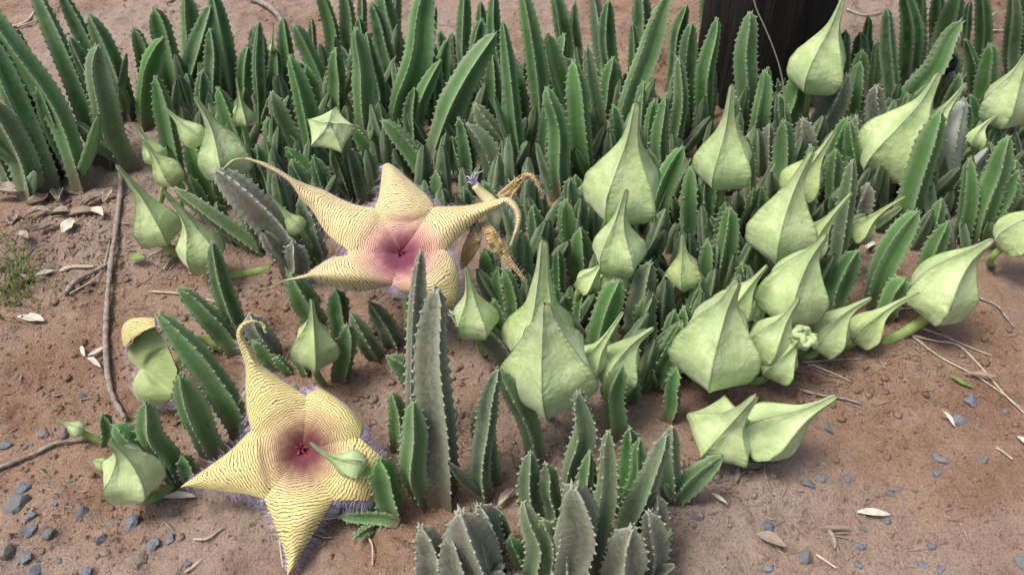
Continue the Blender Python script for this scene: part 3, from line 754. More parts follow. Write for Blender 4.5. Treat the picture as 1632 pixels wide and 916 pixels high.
BUDS = [
 ("big bud with long beak resting against the dark post", "the bud against the post", (1345, -4), (1288, 156), 86, dict(up=75)),
 ("large plump bud slanting right below the black shrivelled bloom", "the plump bud below the black bloom", (1498, 116), (1388, 288), 108, dict(up=22, bend=.03)),
 ("narrow bud tucked behind the plump bud below the black bloom", "the narrow bud tucked behind", (1540, 132), (1470, 222), 46, dict(up=90)),
 ("tall bud cut by the right edge beside the bleached shoot", "the tall bud at the right edge", (1652, 55), (1585, 208), 76, dict(up=70)),
 ("small curved bud in front of the tall right edge bud", "the small curved bud", (1596, 181), (1548, 237), 30, dict(up=55, bend=-.12)),
 ("half hidden yellow green bud behind the pointed cluster bud", "the half hidden yellow green bud", (1331, 208), (1258, 322), 64, dict(up=85, yel=.35)),
 ("upright pointed bud at the head of the right cluster", "the upright pointed cluster bud", (1296, 240), (1232, 424), 104, dict(up=60, bend=-.04)),
 ("slim bud leaning right behind the upright cluster bud", "the slim leaning bud", (1358, 306), (1266, 412), 58, dict(up=75, yel=.1)),
 ("small yellow green teardrop bud alone above dry debris", "the lone teardrop bud", (1443, 313), (1356, 384), 40, dict(up=55, yel=.45, bend=-.05)),
 ("big bud on a thick stalk pointing right over bare soil", "the big bud over bare soil", (1584, 382), (1468, 512), 100, dict(up=22, bend=-.08, root_px=(1405, 545), beak=1.1)),
 ("round bud cut off by the right edge above bare soil", "the round bud at the right edge", (1690, 322), (1592, 400), 70, dict(up=40)),
 ("large bud with curved beak in the middle of the right cluster", "the curved beak cluster bud", (1318, 374), (1240, 522), 104, dict(up=40, bend=-.05)),
 ("small folded bud overlapping the curled open mouthed bud", "the small folded bud", (1274, 474), (1203, 580), 72, dict(up=22)),
 ("bud with curled open mouth low in the right cluster", "the open mouthed bud", (1284, 535), (1218, 602), 66, dict(up=12, openmouth=True, belly=.8)),
 ("bud lying on the soil with beak up beside the open mouthed bud", "the bud beside the open mouth", (1389, 474), (1297, 562), 66, dict(up=12, bend=-.08)),
 ("slender bud lying between two others at the soil edge", "the slender bud at the soil edge", (1465, 466), (1358, 546), 54, dict(up=10, bend=-.06, yel=.15)),
 ("huge lantern shaped bud with hooked beak above the low pair", "the huge lantern bud", (1177, 448), (1128, 624), 132, dict(up=18, bend=-.05, belly=.98)),
 ("dull bud leaning right behind the huge lantern bud", "the dull bud behind the lantern", (1223, 422), (1143, 512), 62, dict(up=60, yel=.2)),
 ("low bud on the soil facing forward with hooked beak", "the low forward facing bud", (1206, 630), (1142, 700), 112, dict(up=20, toward=.085, bend=.0, spin=.2, belly=.62, beak=1.1)),
 ("low bud pointing right along the soil below the lantern bud", "the low bud along the soil", (1334, 631), (1180, 715), 92, dict(up=14, beak=1.1)),
 ("large pale bud standing just behind the palest giant bud", "the bud behind the palest one", (867, 382), (858, 596), 112, dict(up=0, belly=1.0, beak=1.25)),
 ("palest and largest bud standing at the centre of the clump", "the palest giant bud", (868, 484), (880, 664), 142, dict(up=34, belly=.98, beak=1.4)),
 ("narrow grey green beak poking out behind the palest giant bud", "the narrow beak", (994, 496), (926, 600), 52, dict(up=55)),
 ("bud with right leaning beak low beside the palest giant bud", "the right leaning beak bud", (1042, 522), (962, 622), 76, dict(up=28, bend=-.08)),
 ("great round bud with tall thin beak above the stacked small buds", "the great round bud", (1015, 163), (984, 366), 118, dict(up=90, belly=.98)),
 ("medium bud hanging directly below the great round bud", "the medium bud below it", (999, 302), (984, 446), 80, dict(up=70, bend=-.04)),
 ("small squat bud beside the stacked pair below the round bud", "the small squat bud", (966, 412), (922, 468), 40, dict(up=60, yel=.1)),
 ("small bud overlapping the medium bud below the round bud", "the small overlapping bud", (986, 390), (970, 480), 50, dict(up=45, yel=.1)),
 ("small onion shaped bud standing alone between dark shoots", "the onion shaped bud", (1088, 373), (1092, 467), 55, dict(up=55, yel=.35)),
 ("teardrop bud with straight beak standing in front of the post foot", "the teardrop bud by the post", (1167, 134), (1150, 309), 90, dict(up=85, belly=1.02)),
 ("star shaped bud seen end on above the blush star flower", "the star shaped bud", (524, 196), (528, 214), 76, dict(up=95, toward=.030, belly=1.0, beak=.9, spin=.1, star=.05)),
 ("pear shaped bud standing just above the low star flower", "the pear shaped bud", (496, 476), (503, 593), 72, dict(up=30, yel=.2)),
 ("smooth bud with straight beak beside the blush flower's lower petal", "the smooth bud", (743, 424), (763, 545), 68, dict(up=45)),
 ("tall pale bud with straight beak behind the curled flower tail", "the tall pale bud", (310, 153), (375, 294), 78, dict(up=70, bend=.04)),
 ("bud pointing left behind the tall pale bud", "the left pointing bud", (259, 168), (322, 232), 40, dict(up=115)),
 ("slim bud with nodding beak above the yellow green bud", "the slim nodding bud", (215, 198), (258, 262), 36, dict(up=85)),
 ("yellow green bud lying over dead leaves beside the twig", "the yellow green bud", (226, 222), (286, 296), 46, dict(up=65, yel=.3)),
 ("long pale bud leaning left over the dead leaf litter", "the long left leaning bud", (184, 262), (268, 394), 70, dict(up=18, bend=.04, root_px=(330, 400))),
 ("drooping pale bud overlapped by the dusty leaning shoot", "the drooping pale bud", (258, 303), (338, 436), 70, dict(up=14, bend=.06, root_px=(430, 425))),
 ("small dull bud hidden among dark shoots at upper left", "the small dull bud", (376, 124), (390, 205), 34, dict(up=80, yel=.3)),
 ("squat bud lying on the soil left of the low star flower", "the squat bud on the soil", (172, 703), (222, 800), 92, dict(up=10, bend=.10, root_px=(285, 770), belly=.85)),
 ("tiny bud on a thin stalk reaching over the grey twig", "the tiny stalked bud", (90, 667), (134, 690), 24, dict(up=14, root_px=(168, 705))),
 ("tiniest green bud peeping out behind the squat soil bud", "the tiniest bud", (144, 731), (172, 745), 20, dict(up=12, root_px=(190, 748))),
 ("small bud lying across the eye of the low star flower", "the bud across the flower eye", (493, 704), (584, 750), 44, dict(up=60, bend=-.06, root_px=(612, 770))),
 ("small bud wedged between the dusty shoot and the flower tail", "the small wedged bud", (428, 309), (482, 372), 32, dict(up=60, yel=.15)),
 ("tiny pale bud in the top right corner", "the tiny corner bud", (1601, 7), (1572, 33), 13, dict(up=50)),
 ("thin pale spike of a bud among the back shoots", "the thin pale spike", (436, 36), (432, 84), 13, dict(up=80)),
]
for b in BUDS: build_bud(b[0], b[1], b[2], b[3], b[4], **b[5])

# ------------------------------------------------------------------ succulent shoots
LM.append((1222, 120, "the dark post")); 
# region, tip x, tip y, foot x, foot y, width (zoom px), look: g green d dark l light y dusty w bleached; s stripe c capped
SHOOTS = """
0 300 215 345 330 34 l|0 400 290 425 365 30 l|0 440 330 472 405 32 l|0 385 335 420 400 30 g|0 345 325 372 385 28 g|0 500 250 520 315 30 d|0 465 255 492 325 30 l|0 562 240 588 300 30 l|0 720 220 740 290 30 d|0 770 290 792 375 32 g|0 810 305 822 410 32 g|0 850 330 856 440 34 g|0 740 300 750 365 28 d|0 410 232 428 305 30 g|0 302 282 332 350 26 l|0 560 500 600 570 34 dy|0 1040 470 1030 560 36 g|0 1090 490 1075 580 36 g|0 1010 540 1000 640 36 g|0 870 740 872 860 36 ly|0 940 720 925 860 36 g|0 985 760 960 870 36 ly|0 1020 700 1000 840 34 g|0 762 830 782 930 40 y|0 835 800 850 930 38 ly|0 900 820 905 950 40 y|0 1047 790 1030 890 34 y|0 715 850 735 950 40 y|0 770 640 785 770 40 dy|0 -15 60 70 285 40 d|0 20 100 95 275 38 d|0 60 140 122 285 36 d|0 112 60 178 265 36 d|0 -20 200 25 300 42 ly|0 152 120 192 268 34 d
1 140 -80 480 770 112 g|1 270 -60 520 560 92 g|1 420 72 612 560 112 g|1 462 222 615 790 142 ly the_blunt_greyish_shoot|1 -130 -70 390 890 132 l|1 -80 130 235 900 125 g|1 70 130 310 810 92 g|1 -60 470 150 935 150 ly|1 -40 180 200 790 92 d
1 632 138 740 560 92 g|1 728 42 830 470 128 g|1 880 -30 905 360 100 l|1 990 32 845 470 104 d the_crossing_shoot|1 1000 -40 1095 460 110 g|1 990 142 1012 540 92 d|1 768 184 695 600 112 l|1 732 366 835 840 104 l|1 955 338 962 620 82 d|1 1028 418 1185 760 112 l|1 1168 224 1150 540 84 g|1 1222 108 1225 620 66 d|1 850 364 930 560 64 d|1 875 668 965 880 64 l|1 1004 588 1095 760 72 g|1 465 612 560 735 72 g
5 825 5 1240 300 92 ly|5 1000 258 1135 700 112 g|5 845 478 1112 770 114 l|9 745 -310 1130 250 150 l|9 850 -20 1015 360 150 l|9 690 108 845 470 142 l|9 540 205 685 360 130 l|9 482 165 505 300 72 g|9 858 355 905 480 92 g|9 722 372 830 490 82 d
2 35 108 62 480 62 d|2 150 88 205 460 82 g|2 205 118 355 470 92 l|2 308 -50 362 320 84 l|2 284 90 300 260 42 d|2 436 -50 475 300 90 g|2 565 16 665 460 94 d|2 620 -50 695 330 112 g|2 508 88 565 360 84 d|2 495 138 545 660 120 l the_broad_upright_shoot|2 545 160 595 600 80 d|2 400 232 412 560 92 g|2 185 268 305 790 112 l|2 260 312 335 580 82 g|2 115 238 112 500 82 d|2 100 438 245 770 112 ly|2 80 558 112 760 92 l|2 168 700 345 900 92 l|2 108 714 130 830 62 l
2 835 -70 680 680 145 l the_long_back_shoot_tilting_right|2 868 36 825 360 72 d|2 1150 162 865 760 150 l the_thick_slanting_shoot|2 892 288 765 700 96 l|2 1010 -40 1010 360 82 g|2 1145 -50 1185 560 86 g|2 1080 10 1092 230 62 d|2 1055 492 1235 830 104 ly|2 1020 588 1185 910 112 ly|2 618 568 862 890 104 l|2 480 598 595 810 92 l|2 545 718 605 930 84 l|2 872 808 892 960 96 l|2 385 720 462 950 62 d|2 455 700 522 950 92 d|2 890 148 952 400 72 d|2 945 158 962 330 54 d|2 1135 268 1150 610 92 g|2 1202 220 1210 520 64 d|2 978 558 1022 880 94 d|2 690 700 722 880 92 d|2 690 -40 690 220 54 d|2 520 -50 520 180 54 d|2 770 420 760 740 80 d
3 92 -70 185 700 108 l the_straight_tall_shoot|3 240 -50 292 340 84 d|3 345 12 340 350 64 d|3 420 -50 455 420 92 lys|3 502 8 555 500 96 d|3 650 -50 640 290 112 d|3 615 112 620 400 66 g|3 795 -40 545 700 122 l the_long_pale_shoot|3 870 26 800 440 84 d|3 895 116 868 620 94 g|3 1012 92 930 660 104 g|3 832 276 800 740 84 g|3 402 216 472 700 86 lyc|3 216 162 335 640 104 l|3 338 292 402 870 118 l|3 212 416 285 940 114 g|3 668 386 640 720 94 l|3 722 472 680 820 92 l|3 770 462 752 850 92 l|3 1168 62 1130 640 122 l|3 1096 212 1070 500 64 g|3 1104 458 1112 720 54 g|3 852 696 740 1080 122 l|3 886 788 850 1180 92 l|3 345 828 365 1010 64 g|3 1152 648 1172 960 64 l|3 1235 336 1155 720 94 l|3 5 110 92 820 84 g|3 18 215 105 640 92 d|3 952 -50 962 300 84 d|3 1022 -50 1020 240 84 d|3 525 500 520 800 84 d|3 960 850 930 1180 92 d
4 36 322 20 660 74 g|4 82 378 82 600 46 d|4 182 342 90 660 132 l|4 110 572 50 930 112 l|4 196 562 190 850 92 y|4 412 356 265 690 122 ys|4 470 296 440 640 84 g|4 556 200 540 480 74 l|4 594 42 620 580 92 d|4 470 158 460 400 84 d|4 505 80 500 300 54 d|4 672 -50 692 420 112 d the_tall_dark_shoot|4 752 -50 742 380 92 d|4 832 -50 832 300 92 d|4 935 -40 842 350 132 g|4 948 102 615 620 132 l the_long_slanting_shoot|4 1030 -40 1030 340 84 g|4 988 6 962 220 46 d|4 1190 -50 1190 380 84 g|4 1240 -50 1236 360 70 d|4 965 188 992 560 74 g|4 1078 212 1000 570 112 l|4 545 406 540 690 84 yc|4 690 442 660 640 74 l|4 535 502 522 680 84 ly|4 416 556 300 900 112 g|4 452 548 430 830 74 y|4 432 760 345 1340 96 ly|4 848 530 680 1080 142 l|4 958 470 880 920 112 wc|4 985 750 945 1130 94 l|4 1168 646 1020 1150 132 l|4 1124 606 1040 840 84 d|4 1232 426 1200 720 74 y|4 1218 806 1080 1160 104 l|4 1232 318 1222 500 46 g|4 262 622 260 780 64 d|4 42 588 30 820 64 y|4 402 148 400 440 64 d|4 505 868 445 1090 84 y
7 302 58 322 350 112 l|7 140 108 172 370 84 g|7 370 192 362 450 112 l|7 84 202 135 500 112 l|7 265 292 268 560 72 g|7 700 352 635 720 132 dy|7 552 438 455 830 152 l|7 385 488 372 690 84 g|7 966 246 950 500 92 l|7 1072 96 1000 500 112 l|7 1186 8 1160 200 64 g|7 930 462 875 720 92 l|7 942 516 885 690 92 l|7 812 578 755 850 94 g|7 842 640 700 930 122 d|7 822 846 780 1085 94 l|7 565 842 540 1170 122 l|7 8 385 52 680 92 g|7 148 442 162 620 46 g|7 245 458 292 620 64 d|7 292 508 300 630 64 g
8 742 112 530 560 132 l the_big_pale_shoot|8 456 298 345 600 132 g|8 682 424 580 620 122 l|8 882 162 735 490 104 l|8 852 52 790 290 92 l
6 -170 -85 215 405 142 ys|6 235 46 335 350 104 ly|6 200 258 215 450 112 yc|6 190 408 315 650 132 l|6 400 478 425 720 112 d|6 560 538 675 740 112 dy|6 455 648 418 900 112 l|6 645 792 765 910 104 g|6 802 300 790 1230 84 y|6 875 476 905 1465 150 y the_tall_dusty_shoot|6 940 590 1210 850 112 ys|6 1100 288 1155 500 104 l|6 1166 384 1195 620 112 l|6 1145 528 1185 780 92 g|6 775 540 832 700 62 y|6 290 318 330 380 62 l|6 200 748 262 880 62 l|6 -5 595 110 800 105 yc|6 8 720 115 850 84 l|6 112 788 185 870 62 l
10 766 102 822 575 146 l|10 664 56 692 330 96 l|10 605 372 680 630 152 l|10 420 640 690 660 92 l|10 488 742 575 690 54 l|10 1162 -50 1100 570 118 dy|11 -15 -45 165 390 122 ly|10 800 688 870 990 122 y|10 985 618 1085 1000 190 y|10 1075 590 1140 850 126 yc|10 1155 600 1195 770 84 dc
11 362 56 318 600 130 ly|11 135 342 172 740 122 ly|11 186 656 202 1010 122 ly|11 340 496 335 1040 168 y the_stout_dusty_shoot|11 502 246 435 920 122 ly|11 602 230 570 640 112 gc|11 772 256 550 830 142 ly|11 800 222 800 560 112 ly|11 1034 358 795 560 126 g|11 617 694 580 1050 160 y|11 690 618 690 930 112 y|11 412 330 425 520 54 g|11 40 735 110 880 92 l
"""
def parse_shoots():
    out = []
    for line in SHOOTS.strip().splitlines():
        line = line.strip()
        for e in line.split('|'):
            q = e.split()
            r = int(q[0]); v = [float(x) / (K if q[0] == '0' else 1) for x in q[1:6]]
            out.append((Z(r, v[0], v[1]), Z(r, v[2], v[3]), v[4] * K, q[6], q[7].replace('_', ' ') if len(q) > 7 else None))
    return out

def side_shoot(root, base, p, d, L, R, col):
    n, NC = 22, 12
    t = np.linspace(-.05, 1, n)
    pts = p[None, :] + d[None, :] * L * t[:, None] + np.array([0, 0, 1.0])[None, :] * (L * .35 * t * t)[:, None]
    T_, N_, B_ = frames(pts)
    q = np.arange(NC) % 3
    cross = np.where(q == 0, 1.0, .60)
    prof = np.interp(t, [-.05, .15, .5, .78, .92, 1], [.5, .85, 1, .82, .52, .22]) * R
    rr = prof[:, None] * (cross[None, :] + np.where(np.arange(n) % 3 == 1, .09, -.03)[:, None] * (q == 0)[None, :])
    aa = np.arange(NC) / NC * 2 * math.pi + random.uniform(0, 1.5)
    V = pts[:, None, :] + rr[:, :, None] * (np.cos(aa)[None, :, None] * N_[:, None, :] + np.sin(aa)[None, :, None] * B_[:, None, :])
    A = dict(along=np.repeat(.3 + .7 * np.clip(t, 0, 1), NC), rib=np.tile((q == 0) * .95, n), scar=np.zeros(n * NC))
    o = mk("side_shoot", V.reshape(-1, 3), grid_faces(n, NC, True), M_SHOOT, root, base, A); o.color = col
def build_shoot(tip, foot, w, look, special=None):
    g = gp(*foot)
    L_px = math.hypot(tip[0] - foot[0], tip[1] - foot[1])
    lean = .10 + .25 * max(0, min(1, (L_px - 180) / 200))
    # tip lies in a plane through the foot that leans slightly away from the viewer
    nrm = np.array([0, 1.0, -lean]); nrm /= np.linalg.norm(nrm)
    T = on_plane(tip[0], tip[1], g, nrm)
    if T[2] < g[2] + .012: T = on_ground(tip[0], tip[1], g[2] + .012)
    px = px_size((g + T) / 2)
    delta = random.uniform(-.52, .52)
    R = w * px * .5 * 1.07 / math.cos(delta) * ((1.12 if foot[1] > 600 else 1.0) if look[0] == 'y' else .82)
    ax = T - g; L = np.linalg.norm(ax)
    up = np.array([0, 0, 1.0])
    bow = RNG.normal(0, .065, 3) * L * min(1, .16 / L)
    ctrl = g + ax * .5 + up * L * .05 - np.array([ax[0], ax[1], 0]) * .12 + bow
    nt = max(5, int(L / random.uniform(.0095, .0118)))
    nr = nt * 3 + 8
    t = np.linspace(-.04, 1, nr)
    tt = np.clip(t, -.04, 1)[:, None]
    pts = (1 - tt) ** 2 * g + 2 * tt * (1 - tt) * ctrl + tt ** 2 * T
    pts = pts + np.sin(tt * math.pi * random.uniform(1.6, 2.6)) * np.clip(1 - tt, 0, 1) * np.clip(tt, 0, 1) * RNG.normal(0, .05, 3)[None, :] * L * [1, 1, .2]
    T_, N_, B_ = frames(pts)
    end = min(.20, .45 * R / L)                      # rounded apex length
    prof = np.interp(t, [-.04, .05, .2, .4, .6, .75, .87, .95, 1.0], [.76, .88, .97, 1.0, .97, .88, .70, .50, .30])
    prof = prof * (1 + .16 * vnoise(t * 5 + foot[0], t * 0 + foot[1], 61))
    e = np.clip((t - (1 - end)) / end, 0, 1)
    prof = prof * (1 - .62 * e ** 2.0) 
    NC = 20
    th = np.arange(NC) / NC * 2 * math.pi
    dm = (th % (math.pi / 2)) - math.pi / 4
    chord = math.cos(math.pi / 4) / np.cos(dm)
    conc = 1 - .31 * np.cos(2 * dm) ** 2
    cross = chord * conc
    ribv = np.clip((np.abs(dm) / (math.pi / 4) - .45) / .55, 0, 1)
    rc = (np.arange(NC) % (NC // 4) == 0)
    phase = np.arange(nr) % 3
    bumpy = np.where(phase == 1, .08, np.where(phase == 2, -.01, -.035))
    bumpy = np.where((t < .02), 0, bumpy)
    rr = R * prof[:, None] * (cross[None, :] + bumpy[:, None] * rc[None, :] + .03 * ribv[None, :] ** 3)
    rr = rr * (1 + .03 * vnoise(t[:, None] * 9 + foot[0] * .1, th[None, :] * 1.2, 62))
    mid_ = nr // 2; vd = CP - pts[mid_]
    ph0 = math.atan2(float(np.dot(vd, B_[mid_])), float(np.dot(vd, N_[mid_]))) + delta; tw = random.uniform(-.25, .25)
    a = th[None, :] + ph0 + tw * t[:, None]
    V = pts[:, None, :] + rr[:, :, None] * (np.cos(a)[:, :, None] * N_[:, None, :] + np.sin(a)[:, :, None] * B_[:, None, :])
    F = grid_faces(nr, NC, True).tolist(); F.append(list(range((nr - 1) * NC, nr * NC)))
    scar = np.zeros((nr, NC))
    dirs = np.cos(a)[:, :, None] * N_[:, None, :] + np.sin(a)[:, :, None] * B_[:, None, :]
    ribs = [i for i in range(NC) if rc[i]]
    facing = sorted(ribs, key=lambda i: -float(np.dot(dirs[nr // 2, i], CP - pts[nr // 2])))
    if 's' in look:
        i = facing[0]; m = (t > .15) & (vnoise(t * 14 + foot[0], t * 0, 63) > -.22); scar[m, i] = 1
    if 'c' in look:
        for i in ribs: scar[t > 1 - end * 1.5, i] = 1
    A = dict(rib=np.repeat(ribv[None, :], nr, 0), along=np.repeat(np.clip(t, 0, 1)[:, None], NC, 1), scar=scar)
    root = empty("succulent_shoot", g)
    dust = .66 if look[0] == 'y' else (.36 if 'y' in look else random.uniform(0, .16))
    lit = {'g': .35, 'd': .05, 'l': .75, 'y': .3, 'w': .5}[look[0]] * random.uniform(.75, 1.2)
    col = (min(1, dust * random.uniform(.9, 1.05)), min(1, lit), .8 if 'w' in look else random.uniform(0, .05), 1)
    o = mk("ribbed_body", V.reshape(-1, 3), F, M_SHOOT, root, g, A); o.color = col
    ev = np.empty(len(o.data.edges) * 2, np.int32); o.data.edges.foreach_get('vertices', ev); ev = ev.reshape(-1, 2)
    sharp = (ev[:, 0] % NC == ev[:, 1] % NC) & rc[ev[:, 0] % NC]
    o.data.attributes.new('sharp_edge', 'BOOLEAN', 'EDGE').data.foreach_set('value', sharp)
    # soft teeth along the four ribs
    TV, TF, TA = [], [], []
    for i in ribs:
        for k in range(nr):
            if phase[k] != 1 or t[k] < .05 or random.random() < .18: continue
            p = V[k, i] + T_[k] * random.uniform(-.0015, .0015); d = dirs[k, i]; ta = T_[k]; s = np.cross(d, ta)
            h = random.uniform(.0010, .0023); b_ = random.uniform(.0011, .0020)
            q = len(TV)
            b0 = p - d * .0012
            tipv = p + d * h * .75 + ta * h * .75
            TV += [b0 + s * b_, b0 + ta * b_ * 1.3, b0 - s * b_, b0 - ta * b_ * 1.6, p + d * h * .45 + ta * h * .25 + s * b_ * .55, p + d * h * .5 + ta * h * .55, p + d * h * .45 + ta * h * .25 - s * b_ * .55, p + d * h * .3 - ta * h * .05, tipv]
            TA += [0, 0, 0, 0, .55, .55, .55, .55, 1]
            for z in range(4):
                TF.append([q + z, q + (z + 1) % 4, q + 4 + (z + 1) % 4, q + 4 + z]); TF.append([q + 4 + z, q + 4 + (z + 1) % 4, q + 8])
    # apex horns: the last teeth standing up around the growing point
    for i in ribs:
        p = pts[-1] + dirs[-1, i] * R * .10; d = dirs[-1, i]; ta = T_[-1]; s = np.cross(d, ta); q = len(TV); h = R * random.uniform(.26, .42); b_ = R * .12
        TV += [p + s * b_ - ta * h * .4, p + d * b_ - ta * h * .4, p - s * b_ - ta * h * .4, p - d * b_ - ta * h * .4, p + ta * h * .7 + d * h * .35]; TA += [0, 0, 0, 0, .6]
        for z in range(4): TF.append([q + z, q + (z + 1) % 4, q + 4])
    tt_ = mk("teeth", TV, TF, M_TOOTH, root, g, dict(along=TA)); tt_.color = col
    tag(tt_, kind="stuff")
    if L > .09 and foot[1] > 150 and random.random() < .42:
        a_ = random.choice((random.uniform(-1.2, .2), random.uniform(2.9, 4.4))); le = random.uniform(.45, 1.0)
        d = np.array([math.cos(a_) * le, math.sin(a_) * le, 1.0]); d /= np.linalg.norm(d)
        side_shoot(root, g, pts[int(nr * .12)] - T_[0] * .004, d, L * random.uniform(.22, .42), R * random.uniform(.55, .75), col)
    return dict(special=special, root=root, tip=tip, foot=foot, L=L, look=look, w=w)

def label_shoots(recs):
    words = {1: "nearest", 2: "second", 3: "third", 4: "fourth", 5: "fifth", 6: "sixth", 7: "seventh", 8: "eighth", 9: "ninth", 10: "tenth", 11: "eleventh", 12: "twelfth", 13: "thirteenth", 14: "fourteenth"}
    own = {"the long back shoot tilting right": "long light green shoot tilting right out of frame above the blush flower", "the thick slanting shoot": "thick light green shoot slanting right across the soil gap behind the withered flower",
           "the long pale shoot": "long pale shoot rising behind the great round bud's beak out of frame", "the long slanting shoot": "long green shoot slanting up to the black shrivelled bloom",
           "the straight tall shoot": "tall straight shoot with dotted ribs behind the withered flower", "the crossing shoot": "dark shoot leaning right across its neighbours near the top, upper left",
           "the broad upright shoot": "broad upright shoot just behind the star shaped bud", "the blunt greyish shoot": "blunt greyish shoot with scarred tip beside the long upright twig",
           "the tall dusty shoot": "tallest dusty grey shoot between the low star flower and palest bud", "the stout dusty shoot": "stout dusty shoot at the bottom with a pale front rib",
           "the big pale shoot": "big pale green shoot leaning right behind the big bud over bare soil", "the tall dark shoot": "tall dark shoot beyond the bud against the post, out of frame"}
    for r in recs:
        if r['special']:
            tag(r['root'], own[r['special']], "succulent", "ribbed succulent shoots")
            y0 = max(0, r['tip'][1]); f = (y0 - r['tip'][1]) / (r['foot'][1] - r['tip'][1]); x0 = r['tip'][0] + f * (r['foot'][0] - r['tip'][0])
            LM.append((x0 * .7 + r['foot'][0] * .3, y0 * .7 + r['foot'][1] * .3, r['special']))
    LM.append((20, 40, "the top left corner"))
    recs = [r for r in recs if not r['special']]
    buckets = {}
    for r in recs:
        x, y = min(1625, max(5, r['tip'][0])), max(4, r['tip'][1])
        if r['tip'][1] < 0:                              # reaches out of the picture: use where it leaves it
            f = -r['tip'][1] / (r['foot'][1] - r['tip'][1]); x = r['tip'][0] + f * (r['foot'][0] - r['tip'][0]); y = 0
        best = min(LM, key=lambda m: math.hypot((m[0] - x) * 1.0, (m[1] - y) * .9))
        dx, dy = x - best[0], y - best[1]
        rel = ("left of" if dx < 0 else "right of") if abs(dx) > abs(dy) * .8 else ("above" if dy < 0 else "below")
        r['d'] = math.hypot(dx, dy)
        buckets.setdefault((best[2], rel), []).append(r)
    print('BUCKETS', sorted(((len(v), k) for k, v in buckets.items()), reverse=True)[:6], len(recs))
    for (lm, rel), rs in buckets.items():
        rs.sort(key=lambda r: r['d'])
        for k, r in enumerate(rs):
            c = {'g': "green", 'd': "dark green", 'l': "light green", 'y': "dusty grey", 'w': "bleached white"}[r['look'][0]]
            if r['look'][:2] in ('ly', 'dy'): c = "greyish green"
            dxx = r['tip'][0] - r['foot'][0]; dyy = r['foot'][1] - r['tip'][1]
            ln = "" if abs(dxx) < .35 * abs(dyy) else "leaning "
            sz = "short" if r['L'] < .10 else ("tall" if r['L'] > .22 else "")
            extra = " with white stripe" if 's' in r['look'] else (" with white edged tip" if 'c' in r['look'] else "")
            head = f"{sz} {ln}{c} shoot{extra}".strip()
            if len(rs) == 1: lab = f"{head}, just {rel} {lm}"
            else: lab = f"{head}, {words.get(k + 1, str(k + 1))} {rel} {lm}"
            tag(r['root'], lab, "succulent", "ribbed succulent shoots")
POLY = [(235, 190), (430, 120), (700, 120), (900, 140), (1110, 160), (1340, 160), (1640, 170), (1640, 340), (1560, 400), (1440, 400), (1340, 410), (1250, 540), (1120, 600), (1010, 630), (900, 560), (800, 500), (850, 400), (860, 300), (760, 250), (560, 255), (450, 290), (330, 250)]
POLY2 = [(330, 240), (760, 240), (850, 300), (840, 420), (740, 350), (560, 330), (470, 400), (380, 350)]
def inside(x, y, poly=None):
    poly = poly or POLY
    r = False
    for (x0, y0), (x1, y1) in zip(poly, poly[1:] + poly[:1]):
        if (y0 > y) != (y1 > y) and x < (x1 - x0) * (y - y0) / (y1 - y0) + x0: r = not r
    return r
def fillers(have):
    rnd = random.Random(5); out = []; feet = [h[1] for h in have]
    for k in range(4000):
        x, y = rnd.uniform(230, 1640), rnd.uniform(120, 630)
        if not inside(x, y): continue
        dmin = 34 + 10 * y / 600
        if any(math.hypot(x - f[0], (y - f[1]) * 1.25) < dmin for f in feet): continue
        if 1360 < x < 1425 and 370 < y < 450: continue
        feet.append((x, y))
        h = rnd.uniform(85, 130) if y < 330 else rnd.uniform(75, 115)
        out.append(((x + rnd.gauss(0, 14) + (x - 850) * .02, y - h), (x, y), rnd.uniform(28, 36), rnd.choice('ddgl') if y < 330 else rnd.choice('dggl')))
    return out
SH = parse_shoots()
SH += fillers(SH)[:298 - len(SH)]
